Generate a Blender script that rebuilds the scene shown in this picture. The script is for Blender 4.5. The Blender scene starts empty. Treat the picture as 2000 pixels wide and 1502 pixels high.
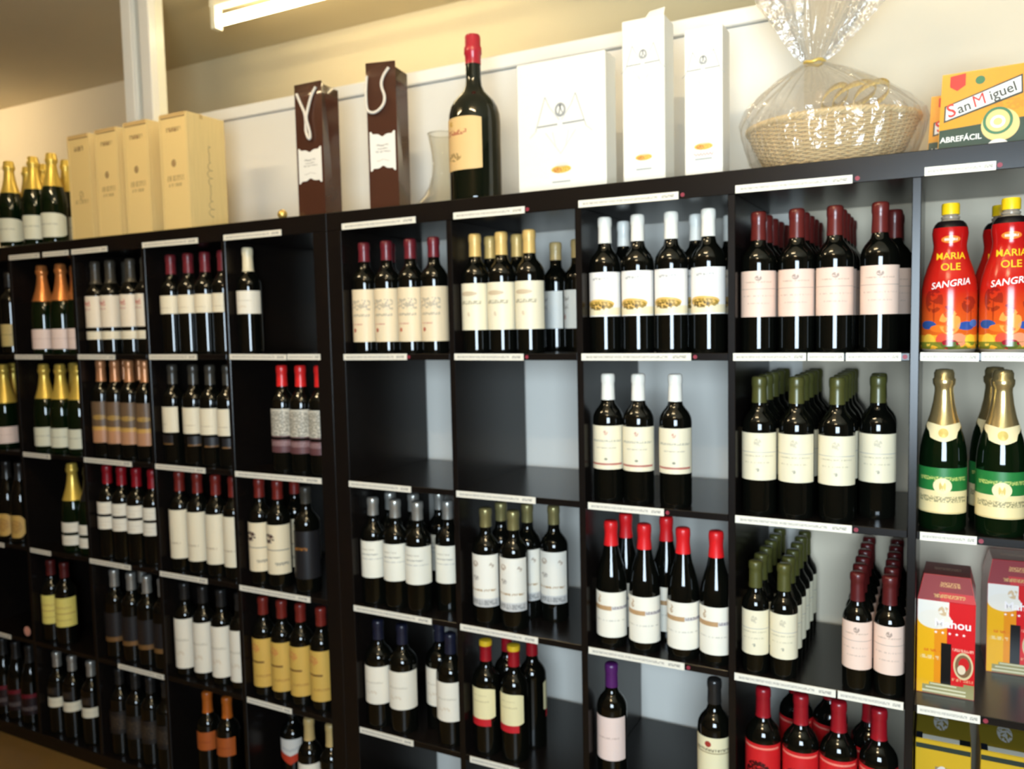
import bpy, math, random
from mathutils import Matrix, Vector
random.seed(7)
sc = bpy.context.scene
C = sc.collection
PI = math.pi

# ---------------------------------------------------------------- camera
cam = bpy.data.cameras.new('camera'); cam_o = bpy.data.objects.new('camera', cam); C.objects.link(cam_o)
YAW, PITCH, ROLL = .48424, -.07418, -.02144
cy, sy, cp, sp = math.cos(YAW), math.sin(YAW), math.cos(PITCH), math.sin(PITCH)
fwd = Vector((-sy*cp, cy*cp, sp)); right = Vector((cy, sy, 0)); up = right.cross(fwd)
cr, sr = math.cos(ROLL), math.sin(ROLL)
r2, u2 = cr*right + sr*up, -sr*right + cr*up
M = Matrix((( r2.x, u2.x, -fwd.x, 1.49068), (r2.y, u2.y, -fwd.y, -1.76476), (r2.z, u2.z, -fwd.z, 1.52613), (0, 0, 0, 1)))
cam_o.matrix_world = M
cam.sensor_width = 36; cam.sensor_fit = 'HORIZONTAL'; cam.lens = 1595.537/2000*36
cam.clip_start = .02
cam.dof.use_dof = True; cam.dof.focus_distance = 1.0; cam.dof.aperture_fstop = 5.6
sc.camera = cam_o

# ---------------------------------------------------------------- world, lights, exposure
w = bpy.data.worlds.new('world'); sc.world = w; w.use_nodes = True
w.node_tree.nodes['Background'].inputs[0].default_value = (.75, .87, 1, 1)
w.node_tree.nodes['Background'].inputs[1].default_value = .6
sc.view_settings.view_transform = 'Standard'; sc.view_settings.look = 'None'
sc.view_settings.gamma = 1; sc.view_settings.use_curve_mapping = False
sc.view_settings.exposure = -0.12

def area(name, loc, target, sx, sy_, power, col):
    l = bpy.data.lights.new(name, 'AREA'); l.shape = 'RECTANGLE'; l.size = sx; l.size_y = sy_; l.energy = power; l.color = col
    o = bpy.data.objects.new(name, l); C.objects.link(o); o.location = loc
    o.rotation_euler = (Vector(target) - Vector(loc)).to_track_quat('-Z', 'Y').to_euler()
    return o
# cool light in an added rear window, standing in for the camera flash
area('flash_stand_in', (1.75, -2.47, 1.5), (1.75, 0, 1.5), 1.0, .95, 94, (.71, .87, 1.0))
LAMP_WARM = (1.0, .80, .50)
LAMP_STRENGTH = 97

# ---------------------------------------------------------------- material helpers
def S(r, g, b):
    f = lambda c: (c/255/12.92) if c/255 <= .04045 else ((c/255+.055)/1.055)**2.4
    return (f(r), f(g), f(b), 1)
def mat(name, col, rough=.5, metal=0., spec=.5, coat=0., noise=0., nscale=30., emit=None, estr=0., bump=0., stretch=None, alpha=None):
    m = bpy.data.materials.new(name); m.use_nodes = True
    nt = m.node_tree; b = nt.nodes['Principled BSDF']
    b.inputs['Base Color'].default_value = col; b.inputs['Roughness'].default_value = rough
    b.inputs['Metallic'].default_value = metal; b.inputs['Specular IOR Level'].default_value = spec
    b.inputs['Coat Weight'].default_value = coat; b.inputs['Coat Roughness'].default_value = .06
    if emit: b.inputs['Emission Color'].default_value = emit; b.inputs['Emission Strength'].default_value = estr
    if noise or bump:
        tc = nt.nodes.new('ShaderNodeTexCoord'); mp = nt.nodes.new('ShaderNodeMapping')
        nt.links.new(tc.outputs['Object'], mp.inputs[0])
        if stretch: mp.inputs['Scale'].default_value = stretch
        n = nt.nodes.new('ShaderNodeTexNoise'); n.inputs['Scale'].default_value = nscale; n.inputs['Detail'].default_value = 4
        nt.links.new(mp.outputs[0], n.inputs['Vector'])
        if noise:
            mx = nt.nodes.new('ShaderNodeMix'); mx.data_type = 'RGBA'
            mx.inputs[6].default_value = tuple(c*(1-noise) for c in col[:3]) + (1,)
            mx.inputs[7].default_value = tuple(min(1, c*(1+noise)) for c in col[:3]) + (1,)
            nt.links.new(n.outputs[0], mx.inputs[0]); nt.links.new(mx.outputs[2], b.inputs['Base Color'])
        if bump:
            bp = nt.nodes.new('ShaderNodeBump'); bp.inputs['Strength'].default_value = bump; bp.inputs['Distance'].default_value = .002
            nt.links.new(n.outputs[0], bp.inputs['Height']); nt.links.new(bp.outputs[0], b.inputs['Normal'])
    return m
def print_mat(name, base, els, rough=.5, metal=0., grad=None):
    """flat print laid out in the UVs of a label or carton panel: r=rectangle, e=ellipse, t=line of fine illegible type, b=blotchy drawing"""
    m = bpy.data.materials.new(name); m.use_nodes = True
    nt = m.node_tree; N = nt.nodes.new; L = nt.links.new
    b = nt.nodes['Principled BSDF']; b.inputs['Roughness'].default_value = rough; b.inputs['Metallic'].default_value = metal
    uv = N('ShaderNodeTexCoord'); sep = N('ShaderNodeSeparateXYZ'); L(uv.outputs['UV'], sep.inputs[0])
    def cmp(sock, c, h):
        n = N('ShaderNodeMath'); n.operation = 'COMPARE'; L(sock, n.inputs[0]); n.inputs[1].default_value = c; n.inputs[2].default_value = h; return n.outputs[0]
    def mul(a, c):
        n = N('ShaderNodeMath'); n.operation = 'MULTIPLY'; L(a, n.inputs[0])
        if isinstance(c, float): n.inputs[1].default_value = c
        else: L(c, n.inputs[1])
        return n.outputs[0]
    def nz(scale, thr, su=1., sv=1., lo=None):
        mp = N('ShaderNodeMapping'); mp.inputs['Scale'].default_value = (su, sv, 1); L(uv.outputs['UV'], mp.inputs[0])
        n = N('ShaderNodeTexNoise'); n.inputs['Scale'].default_value = scale; n.inputs['Detail'].default_value = 2; L(mp.outputs[0], n.inputs['Vector'])
        g = N('ShaderNodeMath'); g.operation = 'GREATER_THAN'; L(n.outputs[0], g.inputs[0]); g.inputs[1].default_value = thr; return g.outputs[0]
    cur = None
    if grad:
        rp = N('ShaderNodeValToRGB'); L(sep.outputs[1], rp.inputs[0])
        while len(rp.color_ramp.elements) > 1: rp.color_ramp.elements.remove(rp.color_ramp.elements[0])
        rp.color_ramp.elements[0].position = grad[0][0]; rp.color_ramp.elements[0].color = grad[0][1]
        for p_, c_ in grad[1:]:
            e = rp.color_ramp.elements.new(p_); e.color = c_
        cur = rp.outputs[0]
    for el in els:
        k, a, b_, c_, d_, col = el[:6]; al = float(el[6]) if len(el) > 6 else 1.
        if k in 'rtb':
            msk = mul(cmp(sep.outputs[0], (a+b_)/2, abs(b_-a)/2), cmp(sep.outputs[1], (c_+d_)/2, abs(d_-c_)/2))
            if k == 't': msk = mul(msk, nz(40, .47, 1, .35))
            if k == 'b': msk = mul(msk, nz(14, .5))
        else:
            mp = N('ShaderNodeMapping'); mp.vector_type = 'POINT'
            mp.inputs['Scale'].default_value = (1/c_, 1/d_, 0); mp.inputs['Location'].default_value = (-a/c_, -b_/d_, 0)
            L(uv.outputs['UV'], mp.inputs[0]); ln = N('ShaderNodeVectorMath'); ln.operation = 'LENGTH'; L(mp.outputs[0], ln.inputs[0])
            g = N('ShaderNodeMath'); g.operation = 'LESS_THAN'; L(ln.outputs['Value'], g.inputs[0]); g.inputs[1].default_value = 1.; msk = g.outputs[0]
            if k == 'n': msk = mul(msk, nz(16, .46))
        if al < 1: msk = mul(msk, al)
        mx = N('ShaderNodeMix'); mx.data_type = 'RGBA'; L(msk, mx.inputs[0])
        if cur is None: mx.inputs[6].default_value = base
        else: L(cur, mx.inputs[6])
        mx.inputs[7].default_value = col; cur = mx.outputs[2]
    if cur is None: b.inputs['Base Color'].default_value = base
    else: L(cur, b.inputs['Base Color'])
    return m

# ---------------------------------------------------------------- mesh helpers
class MB:
    def __init__(s): s.v = []; s.f = []; s.uv = []
    def quad(s, a, b, c, d, uv=None):
        n = len(s.v); s.v += [a, b, c, d]; s.f.append((n, n+1, n+2, n+3)); s.uv.append(uv or ((0, 0), (1, 0), (1, 1), (0, 1)))
    def box(s, x0, x1, y0, y1, z0, z1):
        n = len(s.v)
        s.v += [(x0,y0,z0),(x1,y0,z0),(x1,y1,z0),(x0,y1,z0),(x0,y0,z1),(x1,y0,z1),(x1,y1,z1),(x0,y1,z1)]
        for f in ((0,1,5,4),(1,2,6,5),(2,3,7,6),(3,0,4,7),(4,5,6,7),(3,2,1,0)):
            s.f.append(tuple(n+i for i in f)); s.uv.append(((0,0),(1,0),(1,1),(0,1)))
        return s
    def lathe(s, prof, seg=28, sx=1., sy=1., cx=0., cy_=0.):
        dense = [prof[0]]
        for (r0, z0), (r1, z1) in zip(prof, prof[1:]):
            if z1-z0 > .03:
                for q in (.006/(z1-z0), .012/(z1-z0), 1-.012/(z1-z0), 1-.006/(z1-z0)): dense.append((r0+(r1-r0)*q, z0+(z1-z0)*q))
            dense.append((r1, z1))
        prof = dense
        n = len(s.v); m = len(prof); z0 = prof[0][1]; zr = (prof[-1][1]-z0) or 1
        for i in range(seg+1):
            a = 2*PI*i/seg - PI
            for r, z in prof: s.v.append((cx+r*sx*math.sin(a), cy_-r*sy*math.cos(a), z))
        for i in range(seg):
            for j in range(m-1):
                q = [n+i*m+j, n+(i+1)*m+j, n+(i+1)*m+j+1, n+i*m+j+1]
                u0, u1 = i/seg, (i+1)/seg; v0, v1 = (prof[j][1]-z0)/zr, (prof[j+1][1]-z0)/zr
                s.f.append(tuple(q)); s.uv.append(((u0,v0),(u1,v0),(u1,v1),(u0,v1)))
        return s
    def tube(s, pts, r, seg=8, close=False):
        n0 = len(s.v); pts = [Vector(p) for p in pts]; k = len(pts)
        prev = None
        for i, p in enumerate(pts):
            a = pts[(i-1) % k] if (i or close) else p; b = pts[(i+1) % k] if (i < k-1 or close) else p
            t_ = (b-a).normalized()
            ref = prev if prev is not None else (Vector((0,0,1)) if abs(t_.z) < .9 else Vector((1,0,0)))
            nx = (ref - t_*ref.dot(t_)); nx = nx.normalized() if nx.length > 1e-6 else t_.orthogonal().normalized()
            prev = nx; ny = t_.cross(nx)
            rr = r[i] if isinstance(r, (list, tuple)) else r
            for j in range(seg):
                an = 2*PI*j/seg; s.v.append(tuple(p + nx*rr*math.cos(an) + ny*rr*math.sin(an)))
        for i in range(k if close else k-1):
            for j in range(seg):
                i2 = (i+1) % k
                s.f.append((n0+i*seg+j, n0+i*seg+(j+1)%seg, n0+i2*seg+(j+1)%seg, n0+i2*seg+j)); s.uv.append(((0,0),(1,0),(1,1),(0,1)))
        if not close:
            s.f.append(tuple(n0+j for j in range(seg))[::-1]); s.uv.append(tuple((0,0) for _ in range(seg)))
            s.f.append(tuple(n0+(k-1)*seg+j for j in range(seg))); s.uv.append(tuple((0,0) for _ in range(seg)))
        return s
    def mesh(s, name, m=None, smooth=False, angle=None):
        me = bpy.data.meshes.new(name); me.from_pydata([tuple(v) for v in s.v], [], s.f)
        ul = me.uv_layers.new(name='UVMap'); i = 0
        for f in s.uv:
            for c in f: ul.data[i].uv = c; i += 1
        if smooth:
            me.polygons.foreach_set('use_smooth', [True]*len(me.polygons))
        if m: me.materials.append(m)
        me.update()
        return me
    def build(s, name, m, parent=None, smooth=False):
        return link(name, s.mesh(name, m, smooth), parent)
def link(name, me, parent=None, loc=None, rot=None):
    o = bpy.data.objects.new(name, me); C.objects.link(o)
    if parent: o.parent = parent
    if loc: o.location = loc
    if rot: o.rotation_euler = rot
    return o
def weld_smooth(me, deg=35):
    import bmesh
    bm = bmesh.new(); bm.from_mesh(me); bmesh.ops.remove_doubles(bm, verts=bm.verts, dist=1e-6); bmesh.ops.recalc_face_normals(bm, faces=bm.faces)
    for e in bm.edges:
        if len(e.link_faces) == 2 and e.calc_face_angle(0) > math.radians(deg): e.smooth = False
    for f in bm.faces: f.smooth = True
    bm.to_mesh(me); bm.free(); return me
def bevel(o, wdt=.002, seg=2):
    md = o.modifiers.new('bevel', 'BEVEL'); md.width = wdt; md.segments = seg; md.limit_method = 'ANGLE'
    return o
def tag(o, label, cat, group=None):
    o['label'] = label; o['category'] = cat
    if group: o['group'] = group
    return o
def thing(name, label, cat, loc, rz=0, group=None):
    o = bpy.data.objects.new(name, None); C.objects.link(o); o.location = loc; o.rotation_euler = (0, 0, rz); o.empty_display_size = .05
    return tag(o, label, cat, group)
def struct(name, mb, m, parent=None):
    o = mb.build(name, m, parent)
    if not parent: o['kind'] = 'structure'
    return o
_txt = {}
def text_verts(body, size, bold=0.0, shear=0.):
    key = (body, size, bold, shear)
    if key in _txt: return _txt[key]
    cu = bpy.data.curves.new('type', 'FONT'); cu.body = body; cu.size = size; cu.align_x = 'CENTER'; cu.align_y = 'CENTER'; cu.offset = bold; cu.shear = shear; cu.resolution_u = 3
    o = bpy.data.objects.new('type', cu); C.objects.link(o)
    me = bpy.data.meshes.new_from_object(o.evaluated_get(bpy.context.evaluated_depsgraph_get()))
    vs = [tuple(v.co) for v in me.vertices]; fs = [tuple(p.vertices) for p in me.polygons]
    bpy.data.objects.remove(o); bpy.data.curves.remove(cu); bpy.data.meshes.remove(me)
    _txt[key] = (vs, fs); return vs, fs
def text_on(name, body, size, fn, m, parent, bold=0., shear=0., rot=0., flip=True):
    vs, fs = text_verts(body, size, bold, shear)
    c, s_ = math.cos(rot), math.sin(rot)
    me = bpy.data.meshes.new(name); me.from_pydata([fn(x*c-y*s_, x*s_+y*c) for x, y, z in vs], [], fs); me.materials.append(m)
    return link(name, me, parent)

# ---------------------------------------------------------------- general materials
M_shelf = mat('black_brown_laminate', S(18, 14, 12), .26, spec=.42, noise=.25, nscale=12, stretch=(1, 1, 14))
M_wall = mat('white_painted_panel', S(236, 233, 224), .6, noise=.02, nscale=3)
M_wallbeige = mat('cream_plaster', S(226, 214, 190), .8, noise=.03, nscale=4)
M_ceil = mat('ceiling_paint', S(222, 208, 176), .85, noise=.03, nscale=3)
M_trim = mat('white_lacquered_profile', S(245, 243, 235), .3)
M_alu = mat('brushed_aluminium_profile', S(205, 208, 206), .3, metal=.6)
M_floor = mat('brown_stone_floor', S(116, 90, 48), .35, noise=.18, nscale=9)
M_lampbody = mat('white_lamp_housing', S(240, 238, 230), .4)
M_tube = mat('fluorescent_tube', (1, 1, 1, 1), .5, emit=LAMP_WARM + (1,), estr=LAMP_STRENGTH)
M_strip = print_mat('printed_price_strip', S(238, 232, 216), [('t', .04, .80, .32, .66, S(120, 116, 112), .6), ('t', .84, .96, .3, .7, S(90, 86, 84), .7)], .5)
M_reddot = mat('red_sticker', S(140, 40, 56), .5)
M_pink = mat('pink_sticker', S(226, 160, 140), .5)

# ---------------------------------------------------------------- the room
ZC = 2.8
M_wallroom = mat('tan_plaster', S(112, 94, 74), .85, noise=.04, nscale=4)
struct('floor', MB().box(-4.2, 4.2, -2.5, 1.2, -.05, 0), M_floor)
struct('ceiling', MB().box(-4.2, 4.2, -2.5, 1.2, ZC, ZC+.05), M_ceil)
struct('wall_far', MB().box(-4.2, 4.2, 1.1, 1.2, 0, ZC), M_wallbeige)
struct('wall_left', MB().box(-4.25, -4.2, -2.5, 1.2, 0, ZC), M_wallroom)
struct('wall_right', MB().box(4.2, 4.25, -2.5, 1.2, 0, ZC), M_wallroom)
struct('wall_rear', MB().box(-4.2, 1.2, -2.55, -2.5, 0, ZC).box(2.3, 4.2, -2.55, -2.5, 0, ZC).box(1.2, 2.3, -2.55, -2.5, 0, .98).box(1.2, 2.3, -2.55, -2.5, 2.02, ZC), M_wallroom)
struct('added_window', MB().box(1.2, 1.24, -2.54, -2.46, .98, 2.02).box(2.26, 2.3, -2.54, -2.46, .98, 2.02).box(1.24, 2.26, -2.54, -2.46, .98, 1.02).box(1.24, 2.26, -2.54, -2.46, 1.98, 2.02), M_trim)  # window frame added around the light that replaces the camera flash
struct('wall_back', MB().box(1.18, 4.2, .415, .50, 0, ZC), M_wallbeige)
struct('wall_partition', MB().box(-1.15, 1.18, .415, .455, 0, 2.27).box(-4.2, -1.31, .415, .455, 0, 1.78), M_wall)
bevel(struct('trim_1', MB().box(-1.15, 1.18, .400, .465, 2.272, 2.312), M_trim), .004)
post = struct('trim_2', MB().box(-1.31, -1.255, .405, .47, 0, ZC).box(-1.205, -1.15, .40, .47, 0, ZC), M_trim)
bevel(post, .004)
struct('post_web', MB().box(-1.255, -1.205, .425, .455, 0, ZC), M_alu, post)
# clear glazing above the rail
mg = bpy.data.materials.new('clear_pane'); mg.use_nodes = True
nt = mg.node_tree; nt.nodes.clear()
o_ = nt.nodes.new('ShaderNodeOutputMaterial'); mx = nt.nodes.new('ShaderNodeMixShader'); tr = nt.nodes.new('ShaderNodeBsdfTransparent'); gl = nt.nodes.new('ShaderNodeBsdfGlossy'); fr = nt.nodes.new('ShaderNodeLayerWeight'); pw = nt.nodes.new('ShaderNodeMath'); pw.operation = 'POWER'; pw.inputs[1].default_value = 4.0
nt.links.new(fr.outputs['Facing'], pw.inputs[0]); gl.inputs['Roughness'].default_value = .03; tr.inputs[0].default_value = (.95, .96, .93, 1)
nt.links.new(pw.outputs[0], mx.inputs[0]); nt.links.new(tr.outputs[0], mx.inputs[1]); nt.links.new(gl.outputs[0], mx.inputs[2]); nt.links.new(mx.outputs[0], o_.inputs[0])
struct('window_1', MB().box(-1.15, 1.18, .43, .434, 2.312, ZC), mg)

M_tube_far = mat('far_fluorescent_tube', (1, 1, 1, 1), .5, emit=LAMP_WARM + (1,), estr=23)
def ceiling_lamp(x, y, length, label, group=None, z=ZC, tm=None):
    t_ = thing('ceiling_lamp', label, 'ceiling lamp', (x, y, z), 0, group)
    h = MB().box(-length/2, length/2, -.022, .022, -.035, 0).build('housing', M_lampbody, t_); bevel(h, .004)
    MB().tube([(-length/2+.03, 0, -.085), (length/2-.03, 0, -.085)], .019, 14).build('tube', tm or M_tube, t_, True)
    for s_ in (-1, 1):
        MB().box(s_*(length/2-.015)-.012, s_*(length/2-.015)+.012, -.018, .018, -.115, -.035).build('end_holder', M_lampbody, t_)
ceiling_lamp(-.40, .60, 1.25, 'lit fluorescent batten lamp on the ceiling beyond the glazing', tm=M_tube_far)
ceiling_lamp(-3.3, .35, .62, 'added out-of-view batten lamp lighting the wall beyond the white post', tm=M_tube)  # lamp added out of view to brighten the far wall and ceiling
for x in (-.55, .85):
    ceiling_lamp(x, -.95, .62, 'lit fluorescent batten lamp on the ceiling facing the shelves', 'ceiling lamps in front of the shelves')
ceiling_lamp(1.2, -2.1, .62, 'lit fluorescent batten lamp on the ceiling near the added window')

# ---------------------------------------------------------------- shelving units
t, c, s_b = .04944, .335, .016
p = c + s_b; H = 2*t + 5*c + 4*s_b; D = .39
def shelfZ(r): return H - t - r*p + s_b
STRIPS = {0: [(-1.442, -1.269), (-1.248, -1.11), (-1.093, -0.911), (-0.742, -0.495), (-0.387, -0.162), (0.055, 0.294), (0.408, 0.607), (0.746, 0.981), (1.103, 1.331), (1.458, 1.575)],
 1: [(-1.445, -1.288), (-1.092, -0.903), (-0.738, -0.524), (-0.385, -0.162), (-0.158, -0.038), (0.045, 0.254), (0.4, 0.596), (0.748, 1.007), (1.098, 1.246), (1.249, 1.318), (1.322, 1.422), (1.456, 1.554), (1.558, 1.66)],
 2: [(-1.435, -1.28), (-1.093, -0.851), (-0.737, -0.512), (-0.385, -0.051), (0.047, 0.254), (0.395, 0.621), (0.759, 0.943), (1.102, 1.336), (1.46, 1.557)],
 3: [(-1.72, -1.591), (-1.43, -1.312), (-1.096, -0.885), (-0.743, -0.527), (-0.389, -0.11), (0.048, 0.307), (0.396, 0.62), (0.755, 0.988), (1.1, 1.308), (1.312, 1.435), (1.46, 1.569)],
 4: [(-1.72, -1.588), (-0.978, -0.751), (-0.379, -0.199), (0.054, 0.236), (0.415, 0.56), (.76, .97), (1.11, 1.36)]}
DOTS = {0: [.614, .99, 1.34, 1.581], 1: [.26, .605, 1.016, 1.429], 2: [.951, 1.344, 1.564], 3: [.997, 1.578]}
def unit(x0, label):
    root = thing('cube_shelving_unit', label, 'shelving unit', (x0, 0, 0), 0)
    W = H
    def part(name, *b): return bevel(MB().box(*b).build(name, M_shelf, root), .0012, 1)
    top = part('top_panel', 0, W, 0, D, H-t, H)
    part('bottom_panel', 0, W, 0, D, 0, t)
    part('side_panel', 0, t, 0, D, t, H-t); part('side_panel', W-t, W, 0, D, t, H-t)
    for j in range(1, 5): part('divider', t+j*p-s_b, t+j*p, 0, D, t, H-t)
    boards = {}
    for i in range(1, 5):
        for j in range(5):
            z = H - t - i*p
            boards[i, j] = part('shelf_board', t+j*p, t+j*p+c, .001, D, z, z+s_b)
    def host(i, xm):
        if i == 0: return top
        j = min(4, max(0, int((xm-x0-t)/p))); return boards[i, j]
    for i, l in STRIPS.items():
        zc = H - t + .0085 if i == 0 else H - t - i*p + s_b/2
        for a, b in l:
            if x0 <= (a+b)/2 < x0+W:
                m = MB(); hh = .0082; tilt = random.uniform(-.0007, .0007)
                m.box(a-x0, b-x0, -.0018, 0, zc-hh, zc+hh)
                m.v = [(x, y, z+tilt*(1 if x > (a+b)/2-x0 else -1)) for x, y, z in m.v]
                m.build('price_strip', M_strip, host(i, (a+b)/2))
    for i, l in DOTS.items():
        zc = H - t + .0085 if i == 0 else H - t - i*p + s_b/2
        for x in l:
            if x0 <= x < x0+W:
                MB().lathe([(0, 0), (.0045, 0), (.0045, .0015), (0, .0015)], 12).build('red_dot', M_reddot, host(i, x-.01))
                d = C.objects[-1]; d.location = (x-x0, 0, zc); d.rotation_euler = (PI/2, 0, 0)
    return root
uL = unit(-H, 'black-brown cube shelving unit under the wooden wine boxes and brown gift bag')
uR = unit(0, 'black-brown cube shelving unit under the wicker basket and white boxes')
MB().lathe([(0, 0), (.018, 0), (.018, .002), (0, .002)], 18).build('round_sticker', M_pink, uL)
d = C.objects[-1]; d.location = (-1.482+H, 0, .432); d.rotation_euler = (PI/2, 0, 0); d['label'] = 'round pink sticker'

# ---------------------------------------------------------------- bottles
M_glass = mat('dark_bottle_glass', (.0025, .0028, .002, 1), .045, spec=.55)
M_green = mat('green_bottle_glass', (.002, .0075, .002, 1), .045, spec=.55)
M_brownglass = mat('amber_bottle_glass', (.016, .007, .002, 1), .05, spec=.55)
def P_bord(r, h):
    return [(0, .006), (r*.8, .001), (r*.94, 0), (r, .005), (r, .635*h), (r*.985, .66*h), (r*.93, .685*h), (r*.80, .715*h), (r*.62, .742*h), (r*.48, .765*h), (.0152, .80*h), (.0143, .92*h), (.0156, .93*h), (.0156, .965*h), (.0138, .97*h), (.0135, .998*h), (0, .998*h)]
def P_burg(r, h):
    return [(0, .006), (r*.8, .001), (r*.94, 0), (r, .005), (r, .47*h), (r*.97, .53*h), (r*.88, .60*h), (r*.72, .67*h), (r*.56, .735*h), (.0165, .81*h), (.0145, .88*h), (.0143, .93*h), (.0158, .94*h), (.0158, .97*h), (.0135, .975*h), (.0132, .998*h), (0, .998*h)]
def P_champ(r, h):
    return [(0, .008), (r*.8, .001), (r*.94, 0), (r, .006), (r, .44*h), (r*.96, .51*h), (r*.86, .58*h), (r*.70, .65*h), (r*.55, .715*h), (.0185, .79*h), (.0158, .86*h), (.0150, .90*h), (.0175, .905*h), (.0175, .93*h), (.0150, .935*h), (.0150, .99*h), (0, .99*h)]
def P_half(r, h):
    return [(0, .005), (r*.8, .001), (r*.94, 0), (r, .004), (r, .60*h), (r*.97, .63*h), (r*.86, .665*h), (r*.66, .70*h), (r*.50, .735*h), (.0135, .77*h), (.0128, .92*h), (.0142, .93*h), (.0142, .965*h), (.0122, .97*h), (.0120, .998*h), (0, .998*h)]
PROF = dict(bord=P_bord, burg=P_burg, champ=P_champ, half=P_half)
def rad(prof, z):
    for (r0, z0), (r1, z1) in zip(prof[2:], prof[3:]):
        if z0 <= z <= z1 and z1 > z0: return r0 + (r1-r0)*(z-z0)/(z1-z0)
    return prof[-2][0]
_cache = {}
def cached(key, fn):
    if key not in _cache: _cache[key] = fn()
    return _cache[key]
def mesh_capsule(prof, h, z0, m, foil=False):
    pts = []
    zs = [z0] + [z for r, z in prof if z0+.002 < z < h*.985] 
    e = .0009
    pts.append((rad(prof, z0), z0))
    for z in zs: pts.append((rad(prof, z)+e, z))
    if foil:
        pts = [(r, z) for r, z in pts if z < .88*h]
        pts += [(.0168, .885*h), (.0200, .905*h), (.0205, .935*h), (.0180, .945*h), (.0182, .975*h), (.0150, .995*h), (.006, 1.0*h), (0, 1.0*h)]
    else:
        rt = max(rad(prof, .95*h)+e, .0150)
        pts = [(r, z) for r, z in pts if z < .925*h]
        pts += [(rt-.0006, .93*h), (rt, .94*h), (rt, .975*h), (rt-.001, .993*h), (rt-.004, h), (0, h)]
    return weld_smooth(MB().lathe(pts, 24).mesh('capsule', m), 50)
def mesh_label(prof, z0, z1, arc, rot, m, rnd=0., vee=0., off=.0005):
    mb = MB(); n = 18; nv = 6; a0 = math.radians(rot-arc/2); a1 = math.radians(rot+arc/2)
    def pt(u, v):
        k = abs(2*u-1); zt = z1 - rnd*k**4; zb = z0 + rnd*k**4 - vee*(1-k)
        z = zb + (zt-zb)*v; a = a0+(a1-a0)*u; r = rad(prof, z)+off
        return (r*math.sin(a), -r*math.cos(a), z)
    for i in range(n):
        for j in range(nv):
            u0, u1, v0, v1 = i/n, (i+1)/n, j/nv, (j+1)/nv
            mb.quad(pt(u0, v0), pt(u1, v0), pt(u1, v1), pt(u0, v1), ((u0, v0), (u1, v0), (u1, v1), (u0, v1)))
    me = mb.mesh('label', m); 
    import bmesh
    bm = bmesh.new(); bm.from_mesh(me); bmesh.ops.remove_doubles(bm, verts=bm.verts, dist=1e-6)
    for f in bm.faces: f.smooth = True
    bm.to_mesh(me); bm.free(); return me
def bottles(row, kind, r, h, cap, labels, pos, label, group=None, name='wine_bottle', cat='bottle', glass=None, foil=False, z=None, extra=None):
    """cap=(z0, material, part name, part label); labels=[(z0,z1,arc,rot,material,rnd,vee,part name)]"""
    prof = PROF[kind](r, h); gm = glass or M_glass; out = []
    body = cached((kind, r, h, gm.name), lambda: weld_smooth(MB().lathe(prof, 32).mesh('bottle_glass', gm), 40))
    for q in pos:
        x, y = q[0], q[1]; dr = q[2] if len(q) > 2 else 0; nolab = len(q) > 3
        deep = len({round(p_[1], 2) for p_ in pos}) > 3 and 'file' in label
        if deep:
            rank = sum(1 for p_ in pos if abs(p_[0]-x) < .02 and p_[1] < y-.01); word = ('front', 'second', 'third', 'fourth', 'fifth', 'sixth')[rank]
        else: word = 'rear' if y > .1 else 'front'
        root = thing(name, label.format(word), cat, (x, y, (shelfZ(row) if z is None else z)), math.radians(dr), group if len(pos) > 1 else group)
        link('bottle_glass', body, root)
        if cap:
            cm = cached((kind, r, h, cap[0], cap[1].name, foil), lambda: mesh_capsule(prof, h, cap[0], cap[1], foil))
            o = link('foil' if foil else 'capsule', cm, root)
            if len(cap) > 2: o['label'] = cap[2]
            if len(cap) > 3:
                tm = cached((kind, 'tip', cap[3].name), lambda: weld_smooth(MB().lathe([(.0170, .955*h), (.0172, .98*h), (.0165, .997*h), (.010, h+.0012), (0, h+.0012)], 20).mesh('capsule_top', cap[3])))
                link('capsule_top', tm, o)
        for L_ in labels:
            z0, z1, arc, rot, m = L_[:5]; rnd = L_[5] if len(L_) > 5 else 0; vee = L_[6] if len(L_) > 6 else 0; nm = L_[7] if len(L_) > 7 else 'label'
            lm = cached((kind, r, h) + tuple(L_[:4]) + (m.name, rnd, vee), lambda: mesh_label(prof, z0, z1, arc, rot, m, rnd, vee, .0009 if nm != 'label' else .0005))
            link(nm, lm, root)
        out.append(root)
    return out
def cap_m(n, col, rough=.35, metal=0., coat=.2): return mat(n+'_capsule', col, rough, metal, coat=coat)
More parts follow.
